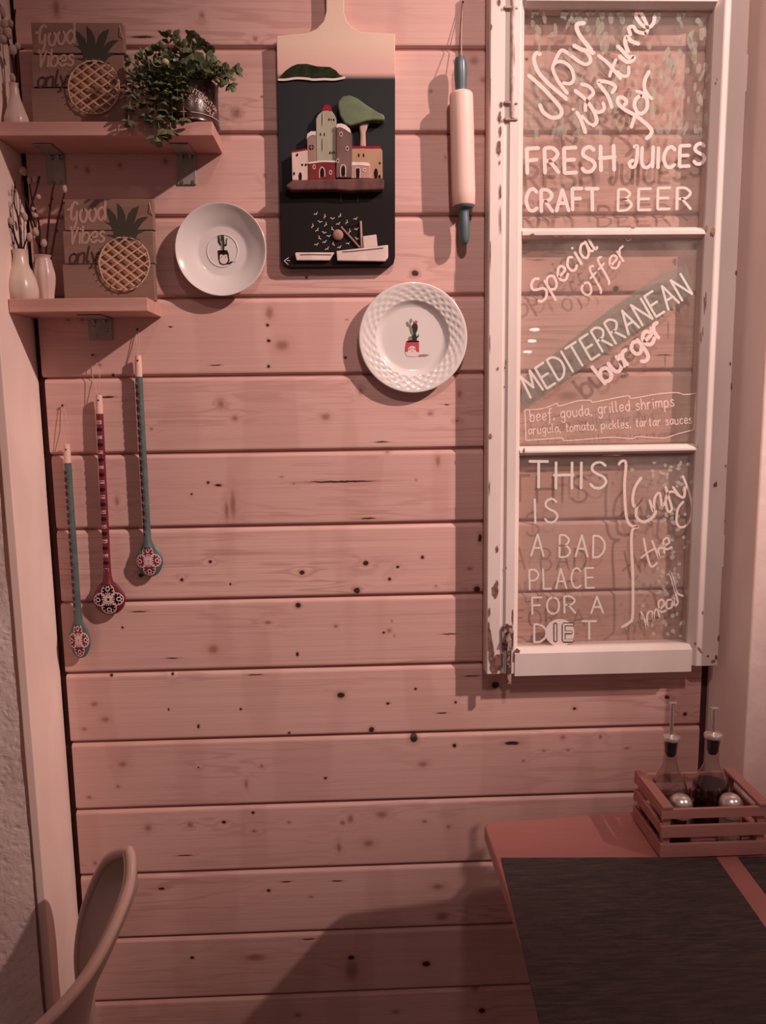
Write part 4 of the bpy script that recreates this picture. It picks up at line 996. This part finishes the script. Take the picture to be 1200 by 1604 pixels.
    m = MB(); text(m, 'MEDITERRANEAN', (832,624), (1084,460), 37, 3.8, fn, .05, 2.2, 1.2); obj('lettering', m, greyw, p1)
    m = MB(); text(m, 'burger', (948,601), (1042,520), 34, 6, fn, .05, 1.4, 1); obj('lettering', m, chalk, p1)
    m = MB(); text(m, 'beef, gouda, grilled shrimps', (831,660), (1056,636), 17, 1.7, fn, .02, 2.4, .6); text(m, 'arugula, tomato, pickles, tartar sauces', (828,680), (1084,663), 13.5, 1.5, fn, .02, 2.4, .5)
    stroke(m, [(824,690),(823,660),(822,642)], 1.6, fn); stroke(m, [(822,642),(850,640),(872,632),(876,636),(905,628),(925,627),(929,630),(960,624),(985,620),(990,624),(1030,617),(1060,615),(1072,618),(1091,616)], 1.5, fn)
    stroke(m, [(1091,616),(1089,640),(1087,672)], 1.5, fn); stroke(m, [(824,690),(850,688),(880,686),(886,690),(930,687),(960,685),(990,687),(1000,684),(1040,686),(1060,680),(1087,673)], 1.5, fn)
    stroke(m, [(970,375),(978,373),(984,377),(992,372)], 1.2, fn); stroke(m, [(1006,374),(1016,372),(1030,374),(1052,371)], 1.2, fn)
    obj('lettering', m, thin, p1)
    m = MB()
    text(m, 'THIS', (829,764), (950,765), 41, 4.2, fn, 0, 3, 1); text(m, 'IS', (837,819), (874,818), 37, 3.4, fn, 0, 4); text(m, 'A BAD', (832,871), (947,873), 34, 3, fn, 0, 3, 1)
    text(m, 'PLACE', (830,923), (931,920), 31, 2.8, fn, 0, 3, 1); text(m, 'FOR A', (834,962), (945,960), 26, 3, fn, 0, 3, 1)
    
    for ch, xa, xb, yb in (('D', 837, 856, 1006), ('T', 912, 934, 1001)):
        m9 = MB(); text(m9, ch, (xa, yb), (xb, yb), 28, 3.2, fn); obj('letter', m9, greyw, p2)
    obj('lettering', m, greyw, p2)
    m = MB(); poly(m, fn, ov(877,991,23,21.5,0,24)); obj('white_blob', m, chalk, p2)
    go_ = paintmat('grey_outline', (.12,.09,.08))
    for ch, xa, xb, hh_, w_ in (('I', 868, 872, 27, 6.5), ('E', 883, 897, 26, 6)):
        m = MB(); text(m, ch, (xa, 1004), (xb, 1004), hh_, w_, fn2); obj('letter_outline', m, go_, p2)
    fn3 = lambda x, y: (lambda p: (p.x, -e-.0006, p.z))(W(x, y, e))
    for ch, xa, xb in (('I', 868, 872), ('E', 883, 897)):
        m = MB(); text(m, ch, (xa, 1003), (xb, 1003), 25, 3, fn3); obj('letter', m, greyw, p2)
    m = MB()
    def c7(l): return [(740+x/2.609, 690+y/2.609) for x, y in l]
    stroke(m, c7([(598,98),(612,84),(628,95),(622,180),(628,300),(645,345),(678,352),(655,365),(650,420),(656,560),(655,715),(640,745),(612,762)]), 4.4, fn)
    stroke(m, c7([(690,152),(665,190),(655,240),(665,270),(700,235),(675,265),(670,310),(700,333),(735,315),(750,290)]), 4.6, fn)
    stroke(m, c7([(725,245),(740,290),(745,235),(765,215),(775,265),(790,250)]), 4, fn); stroke(m, c7([(790,190),(805,240),(815,280),(800,290),(790,250),(800,215),(825,210),(840,225)]), 4, fn)
    stroke(m, c7([(820,190),(845,225),(865,230),(868,190)]), 4, fn); stroke(m, c7([(860,145),(885,210),(898,280),(885,335),(855,355),(835,335),(840,280),(862,250)]), 3.6, fn)
    stroke(m, c7([(700,400),(712,460),(730,515),(755,500)]), 3.4, fn); stroke(m, c7([(690,480),(720,455),(750,440)]), 3, fn); stroke(m, c7([(735,410),(750,450),(765,485),(760,445),(780,440),(785,460)]), 3.2, fn); stroke(m, c7([(785,430),(805,415),(795,398),(780,412),(790,445),(815,435)]), 3.2, fn)
    stroke(m, c7([(690,700),(705,735),(715,765),(715,710),(735,700),(740,735),(745,700),(755,690),(765,720)]), 3.2, fn); stroke(m, c7([(765,690),(785,670),(775,650),(760,665),(770,700),(790,695)]), 3, fn)
    stroke(m, c7([(815,650),(795,655),(795,685),(815,680),(820,645),(828,675),(840,665)]), 3, fn); stroke(m, c7([(840,660),(825,600),(810,550),(805,535),(818,560),(835,620),(862,635)]), 3.2, fn)
    obj('lettering', m, paintmat('cream_script', (.80,.66,.60), .9, .2, 300), p2)
    m = MB()
    for i in range(95):
        y = rr.uniform(725, 1008); x = rr.uniform(1030 if rr.random() < .75 else 995, 1084-(y-700)*.01)
        if 725 < y < 800 and rr.random() < .5: continue
        poly(m, fnb, ov(x, y, rr.uniform(1.8, 3.8), rr.uniform(2.5, 4.5), rr.uniform(0, 90), 8))
    for i in range(16): poly(m, fnb, ov(rr.uniform(990, 1080), rr.uniform(722, 745), rr.uniform(2, 4), rr.uniform(2, 4), 0, 8))
    stuff(obj('painted_dots', m, dot, p2))
    # bare wood and chipped paint
    m = MB(); rc = random.Random(9)
    def chip(x, y, rx, ry, dd=dF+.0004, a=0):
        n = 12; pts = []
        for i in range(n):
            k = rc.uniform(.6, 1.15); an = 2*PI*i/n
            u, v = rx*k*cos(an), ry*k*sin(an); ca, sa = cos(math.radians(a)), sin(math.radians(a))
            pts.append((x+u*ca-v*sa, y+u*sa+v*ca))
        q = [W(px, py, dd) for px, py in pts]; m.flat([(p.x, p.z) for p in q], -dd)
    for c in [(769.5,42,2,6),(782,4,2.5,6),(768,140,1.3,28),(768,400,1,30),(767.5,540,1,18),(783,184,3,9),(785,164,2,6),(784,205,2,10),(782,232,3.5,14),(784,300,1.5,14),(784,345,1.2,22),(783,255,1.2,4),
              (768,683,3,5),(767,765,1,14),(779,860,2,6),(776,926,5,13),(779,915,2,9),(767,960,1.4,8),(793,890,1,2),(791,576,1.2,3),(792,568,1,5),(780,577,1.2,3),(790,606,1.2,2),
              (766,1000,2,26),(769,1020,3,22),(773,1045,7,12),(778,1040,8,16),(785,1035,4,16),(771,1012,2.5,28,dF+.0004,-8),(803,968,1.5,12),(811,1020,5,4),(806,1030,3,10),(812,1049,9,3.2),(823,1053,7,2),(830,1030,2.4,1.6),(812,1044,4,1.5),(811,1028,3,1.5),
              (879,1039,2.4,2.2),(921,1053,7,2.6),(935,1054,4,1.4),(975,1026,3,2),(945,1027,1.6,1.4),(1022,1037,5,1.6),(1030,1038,3,1.2),(988,1052,3,1),(880,1053,4,1.2),(870,1029,3,1)]:
        chip(*c)
    for c in [(1117,362,3.4,7),(1106,470,1.4,16),(1101,520,1.3,12),(1120,760,3.4,4),(1122,757,2,3),(1153,428,1.8,5),(1146,605,1.6,8),(1144,570,1.4,4),(1137,730,1.2,3),(1123,124,1.2,3),(1101,960,1.4,3),(1109,1028,2.4,2.4),
              (1126,1001,2,6),(1122,1030,3,4),(1117,1036,4,3),(1090,1008,3,3,.044),(1096,1018,2,7,dF+.0004,-40),(1135,816,1,2)]:
        chip(*c)
    for c in [(826,371,10,2.2,.0345),(834,368,4,2.5,.0345),(885,371,13,1.6,.0345),(872,370,6,1,.0345),(991,357,4,1.4,.0345),(1107,358,3,5,.0345),(822,712,5,1.6,.0345),(821,705,2,4,.0345),(1094,700,3,4,.0345),(960,713,18,.8,.0345)]:
        chip(*c)
    stuff(obj('chipped_spots', m, M['chip'], t))
    # bolt rod, staples and latch
    rodm = mat('painted_iron', (.66,.54,.49), (.30,.17,.14), .6, 60, (1,1,.5), .4)
    xx = X(803, 80); 
    obj('bolt_rod', MB().tube([(xx, -dF-.001, ztop-.004), (xx, -dF-.001, Zz(803, 186))], .0042, 12), rodm, t, smooth=True)
    q = MB(); 
    for yy in (12, 161, 187):
        z = Zz(797, yy); q.box(X(789, yy), X(811, yy), -dF-.0035, -dF+.0006, z-.0022, z+.0022)
    obj('rod_staple', q, rodm, t, bev=.001)
    iron = mat('rusty_iron', (.10,.045,.04), (.40,.28,.25), .7, 120, (1,1,.7), .6, lo=.45, hi=.55)
    pl = [(787,1018),(786,985),(790,979),(797,977),(803,981),(805,990),(804,1018)]
    obj('latch_plate', MB().prism([(lambda p: (p.x, p.z))(W(x, y, dF+.003)) for x, y in pl], -dF-.003, -dF+.001), iron, t, bev=.001)
    a = W(798, 985, dF+.006); b = W(797.5, 1071, dF+.006)
    obj('latch_rod', MB().box(a.x-.0042, a.x+.0042, -dF-.009, -dF-.002, b.z, a.z-.02).tube([W(792, 1008, dF+.007), W(799, 990, dF+.007)], .004, 8), iron, t, bev=.001)
    for (y0, y1, x) in ((86, 144, 1172), (838, 888, 1138)):
        p = W(x, y0, dF-.004); q2 = W(x, y1, dF-.004)
        obj('hinge_leaf', MB().box(xr-.001, xr+.0035, -dF+.002, -dF+.024, q2.z, p.z), M['white_paint'], t, bev=.001)
    m = MB(); m.tube([((xl+xr)/2-.1, -.004, ztop), ((xl+xr)/2, -.004, ztop+.05), ((xl+xr)/2+.1, -.004, ztop)], .0012, 6); obj('hanging_wire', m, M['steel'], t)
sash()

# ------------------------------------------------------------------ table, placemats, crate, bottles
ZT = .75
def table():
    t = thing('dining_table', 'reddish lacquered wooden table standing just off the plank wall', 'table', (.75, -.40, 0))
    r = .014; pts = []
    A = (.2203, -.1912); Bq = (.2345, -.88); Cq = (1.25, -.88); Dq = (1.25, -.114)
    pts = [(A[0], A[1]-r), (A[0]+r*.3, A[1]-r*.3), (A[0]+r, A[1]+r*.07), Dq, Cq, (Bq[0]+r, Bq[1]), (Bq[0]+r*.3, Bq[1]+r*.3), (Bq[0], Bq[1]+r)]
    wm = woodmat('table_lacquer', (.46,.19,.17), (.39,.15,.135), 'x', .38, 60, .08, 12, .5)
    obj('tabletop', MB().slab(pts, ZT-.028, ZT), wm, t, bev=.004, seg=3)
    for (x, y) in ((.42, -.25), (1.18, -.25), (.42, -.81), (1.18, -.81)): obj('leg', MB().box(x-.025, x+.025, y-.025, y+.025, 0.001, ZT-.0285), wm, t, bev=.003)
    for y in (-.25, -.81): obj('apron', MB().box(.447, 1.154, y-.01, y+.01, ZT-.10, ZT-.0285), wm, t)
table()
def weave():
    m, nt, p = nodes('woven_mat'); p.inputs['Roughness'].default_value = .75; p.inputs['Specular IOR Level'].default_value = .25
    tc = N(nt, 'ShaderNodeTexCoord').outputs['Object']
    n = noi(nt, tc, 90, 4, .7, (.22, 2.2, 1)); n2 = noi(nt, tc, 6, 2)
    wv = N(nt, 'ShaderNodeTexWave', bands_direction='Y'); wv.inputs['Scale'].default_value = 150; wv.inputs['Distortion'].default_value = .6; nt.links.new(tc, wv.inputs[0])
    wx = N(nt, 'ShaderNodeTexWave', bands_direction='X'); wx.inputs['Scale'].default_value = 110; nt.links.new(tc, wx.inputs[0])
    f = mth(nt, 'ADD', smr(nt, n, .35, .72, 0, .75), mth(nt, 'MULTIPLY', mth(nt, 'MULTIPLY', wv.outputs['Fac'], wx.outputs['Fac']), .45), clamp=True)
    c = mix(nt, f, (.040,.033,.036), (.125,.09,.083)); c = mix(nt, smr(nt, n2, .4, .7, 0, .4), c, (.075,.055,.048))
    nt.links.new(c, p.inputs['Base Color']); bump(nt, mth(nt, 'ADD', mth(nt, 'MULTIPLY', wv.outputs['Fac'], wx.outputs['Fac']), n), .5, .0012, p); return m
wvm = weave()
a = ZP(785, 1345, ZT); b = ZP(1122, 1344, ZT); u = Vector((b.x-a.x, b.y-a.y, 0)); L = u.length; u.normalize(); vdn = Vector((u.y, -u.x, 0))
def placemat(p, w, dep, label):
    q = [p, p+u*w, p+u*w+vdn*dep, p+vdn*dep]
    mb = MB().slab([(v.x, v.y) for v in q], ZT+.0002, ZT+.0022)
    o = obj('placemat', mb, wvm, bev=.0008); tag(o, label, 'placemat', 'dark woven placemats on the table')
placemat(Vector((a.x, a.y, 0)), L, .47, 'dark woven placemat filling the near corner of the table, in front of the crate')
p2_ = ZP(1156, 1343, ZT); placemat(Vector((p2_.x, p2_.y, 0)), .42, .47, 'dark woven placemat at the right edge, cut off by the photo, past the light strip')

CX0, CX1, CY0, CY1 = .492, .674, -.3235, -.196
def crate():
    wm = woodmat('crate_wood', (.50,.235,.20), (.42,.185,.155), 'x', .6, 80, .3)
    wmy = woodmat('crate_wood_side', (.44,.19,.165), (.36,.15,.13), 'y', .6, 80, .3)
    zt = ZT+.0028
    t = thing('condiment_crate', 'small slatted wooden crate on the table holding bottles and shakers', 'crate', ((CX0+CX1)/2, (CY0+CY1)/2, zt))
    th = .0055; bands = [(0, .0235), (.035, .0555), (.068, .085)]
    for (z0, z1) in bands:
        obj('slat', MB().box(CX0, CX1, CY0, CY0+th, zt+z0, zt+z1), wm, t, bev=.0008)
        obj('slat', MB().box(CX0, CX1, CY1-th, CY1, zt+z0, zt+z1), wm, t, bev=.0008)
    for (z0, z1) in [(0, .0235), (.0395, .058), (.0705, .085)]:
        for x in (CX0, CX1-th): obj('slat', MB().box(x, x+th, CY0+th+.0002, CY1-th-.0002, zt+z0, zt+z1), wmy, t, bev=.0008)
    for x in (CX0+th, CX1-th-.0125):
        for y in (CY0+th, CY1-th-.0105): obj('corner_post', MB().box(x+.0002, x+.0123, y+.0002, y+.0105, zt+.006, zt+.085), wm, t, bev=.0006)
    for x in (CX0+.001, CX1-.019): obj('top_rail', MB().box(x, x+.018, CY0-.001, CY1+.001, zt+.0852, zt+.0903), wmy, t, bev=.001)
    obj('bottom_board', MB().box(CX0+th, CX1-th, CY0+th, CY1-th, zt+.0005, zt+.005), wm, t)
    return zt+.0052
zc = crate()
gmat = glassmat('bottle_glass', (.88,.84,.82), 2.2, edge=(.18,.13,.12)); steelb = mat('bright_steel', (.82,.74,.70), None, .28, metal=.85); rubber = mat('black_rubber', (.012,.009,.009), None, .5)
def bottle(label, x, y, R, ztop_cap, zspout, liq, lz, lcol, tilt):
    zs_ = zc; t = thing('oil_bottle', label, 'bottle', (x, y, zs_), 'pouring bottles in the crate')
    hc = ztop_cap-zs_; hn = hc-.004
    pr = smooth_path([(R*.94, 0), (R, .004), (R, .045), (R*.99, .066), (R*.86, .086), (R*.52, .107), (R*.38, .123), (R*.36, hn-.02), (R*.42, hn)], 4)
    pr = [(.002, .0015)]+pr+[(R*.34, hn), (R*.30, hn-.02), (R*.32, .124), (R*.80, .086)]
    obj('glass_body', MB().lathe(pr[:-4], (x, y, zs_), (0,0,1), 40), gmat, t, smooth=True, recalc=True)
    lp = [(.001, .003), (R*.9, .003), (R*.94, .006), (R*.94, min(lz, .066))]
    if lz > .066: lp.append((R*.88, lz))
    lp.append((.001, lz+.0001))
    lm, nt, p = nodes('liquid_%s' % label[:4]); p.inputs['Base Color'].default_value = (*lcol, 1); p.inputs['Roughness'].default_value = .1; p.inputs['Alpha'].default_value = liq
    obj('liquid', MB().lathe(lp, (x, y, zs_), (0,0,1), 32), lm, t, smooth=True)
    obj('stopper', MB().lathe([(R*.20, hc-.036), (R*.30, hc-.030), (R*.31, hc-.022), (R*.335, hc-.016), (R*.335, hc-.004)], (x, y, zs_), (0,0,1), 20), rubber, t, smooth=True)
    obj('pourer_collar', MB().lathe([(R*.38, hc-.0062), (R*.47, hc-.006), (R*.48, hc-.001), (R*.44, hc+.001), (R*.12, hc+.004), (R*.10, hc+.006)], (x, y, zs_), (0,0,1), 24), steelb, t, smooth=True)
    hs_ = zspout-zs_; q = Vector((x, y, zs_))
    sp = obj('spout', MB().tube([q+Vector((0,0,hc+.002)), q+Vector((tilt*.3, 0, (hc+hs_)/2)), q+Vector((tilt, 0, hs_-.003)), q+Vector((tilt+.002, -.001, hs_))], [.0036, .0032, .0030, .0027], 12), steelb, t, smooth=True)
    obj('spout_flap', MB().box(x+tilt-.004, x+tilt+.008, y-.004, y+.004, zs_+hs_, zs_+hs_+.0012), steelb, sp, bev=.0005)
bottle('clear glass pouring bottle with a taller spout, left rear in the crate', .5386, -.2395, .0310, H-.580, H-.520, .9, .045, (.05,.045,.015), -.001)
bottle('pouring bottle of dark vinegar, right rear in the crate', .6120, -.2405, .0320, H-.5775, H-.531, .97, .080, (.022,.006,.006), -.002)
def shaker(label, x, y, fill, fcol, lcat='salt shaker'):
    t = thing('table_shaker', label, 'shaker', (x, y, zc), 'shakers in the crate')
    R = .0190; h = .058
    obj('glass_body', MB().lathe([(.001,.001),(R*.95,.001),(R,.004),(R,.02),(R*.96,h*.7),(R*.9,h)], (x, y, zc), (0,0,1), 24), gmat, t, smooth=True, recalc=True)
    obj('contents', MB().lathe([(.001,.003),(R*.92,.003),(R*.92,fill),(.001,fill+.003)], (x, y, zc), (0,0,1), 24), mat('contents_'+label[:5], fcol, None, .9, 300), t, smooth=True)
    obj('metal_cap', MB().lathe([(R*.93,h-.006),(R*1.03,h-.005),(R*1.03,h+.003),(R*.96,h+.005),(R*1.0,h+.009),(R*1.0,h+.014),(R*.93,h+.021),(R*.7,h+.027),(R*.35,h+.0305),(.001,h+.031)], (x, y, zc), (0,0,1), 32), steelb, t, smooth=True)
    m = MB()
    for i in range(6): m.lathe([(.0008,0),(.0008,.0004),(0,.0004)], (x+.006*cos(i*PI/3), y+.006*sin(i*PI/3), zc+h+.0295), (0,0,1), 6)
    stuff(obj('cap_holes', m, M['nail'], t))
shaker('chrome-capped shaker with dark contents, left front in the crate', .5370, -.2925, .026, (.06,.035,.028))
shaker('chrome-capped shaker of white salt, right front in the crate', .6204, -.2965, .047, (.90,.86,.83))

# ------------------------------------------------------------------ tub chair, lower left
def chair():
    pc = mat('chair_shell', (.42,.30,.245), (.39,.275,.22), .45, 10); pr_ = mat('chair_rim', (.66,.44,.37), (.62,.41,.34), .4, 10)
    near = [(203,1333,.270),(205.5,1352,.285),(203,1385,.31),(189,1427,.36),(166,1478,.41),(138,1526,.46),(104,1568,.51),(72,1600,.54),(20,1650,.58),(-30,1710,.60)]
    far = [(197,1333,.266),(172,1343,.235),(158,1362,.205),(144,1393,.18),(132,1430,.162),(125,1470,.152),(123,1505,.150),(127,1550,.150),(134,1610,.155),(145,1690,.165)]
    NP = [W(x, y, d) for x, y, d in near]; FP = [W(x, y, d) for x, y, d in far]
    NPs = [Vector(p) for p in smooth_path([tuple(p) for p in NP], 4)]; FPs = [Vector(p) for p in smooth_path([tuple(p) for p in FP], 4)]
    cx = -.50; t = thing('tub_chair', 'beige round-backed chair at the lower left, beside the left post', 'chair', (cx, -.36, 0))
    n = len(NPs); nu = 10; vs = []; fs = []
    for i in range(n):
        s_ = i/(n-1)
        for k in range(nu+1):
            q = k/nu; p = NPs[i].lerp(FPs[i], q); bul = sin(PI*q)*.035*min(1, s_*4)
            vs.append(p+Vector((bul, 0, -bul*.15)))
    for i in range(n-1):
        for k in range(nu):
            a = i*(nu+1)+k; fs.append((a, a+1, a+nu+2, a+nu+1))
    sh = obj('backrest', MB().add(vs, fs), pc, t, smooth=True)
    so = sh.modifiers.new('thickness', 'SOLIDIFY'); so.thickness = .008; so.offset = 0
    rim = NPs[::-1]+FPs[1:]
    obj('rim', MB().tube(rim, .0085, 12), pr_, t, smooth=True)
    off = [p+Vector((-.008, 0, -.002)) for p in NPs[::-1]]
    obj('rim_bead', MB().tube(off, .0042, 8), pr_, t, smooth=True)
    # seat and legs, below the frame
    obj('seat', MB().slab([(-.50+.15*cos(a*PI/12), -.55+.17*sin(a*PI/12)) for a in range(24)], .405, .435), pc, t, bev=.008)
    bl = W(136, 1530, .30); zt_ = bl.z
    obj('leg', MB().tube([(bl.x, -.30, zt_), (bl.x+.0, -.30, .42), (bl.x+.01, -.30, .002)], .0105, 10), pr_, t, smooth=True)
    for (x, y) in ((-.40, -.66), (-.60, -.66), (-.60, -.44)): obj('leg', MB().tube([(x, y, .41), (x, y, .002)], .0105, 10), pr_, t, smooth=True)
chair()

# ------------------------------------------------------------------ the bulbs whose reflections show in the glass
em = bpy.data.materials.new('glowing_bulb'); em.use_nodes = True; bs = em.node_tree.nodes['Principled BSDF']
bs.inputs['Emission Color'].default_value = (1, .82, .74, 1); bs.inputs['Emission Strength'].default_value = 30; bs.inputs['Base Color'].default_value = (.9,.8,.7,1)
cord = mat('lamp_cord', (.02,.02,.02), None); cap_ = mat('lamp_cap', (.1,.08,.07), None, .4)
def mir(x, y, dist):      # where a lamp must hang for the pane to mirror it at a given spot
    r = ray(x, y); p = CAMP+r*((D-.027)/r.y); v = Vector((r.x, -r.y, r.z)); return p+v*(dist/abs(v.y))
for i, (x, y, ds) in enumerate(((838, 516, 3.3), (834, 534, 3.6), (827, 551, 3.9))):
    p = mir(x, y, ds)
    t = thing('pendant_lamp', ['nearest hanging lamp whose glint is uppermost in the middle pane', 'hanging lamp whose glint is second in the middle pane', 'farthest hanging lamp whose glint is lowest in the middle pane'][i], 'lamp', tuple(p))
    obj('bulb', MB().ell(p, .030, .02, .008, 16, 10), em, t, smooth=True)
    obj('cap', MB().lathe([(.012, .006), (.012, .03), (.004, .045)], tuple(p), (0,0,1), 16), cap_, t, smooth=True)
    obj('cord', MB().tube([p+Vector((0,0,.045)), Vector((p.x, p.y, 3.2))], .002, 6), cord, t)
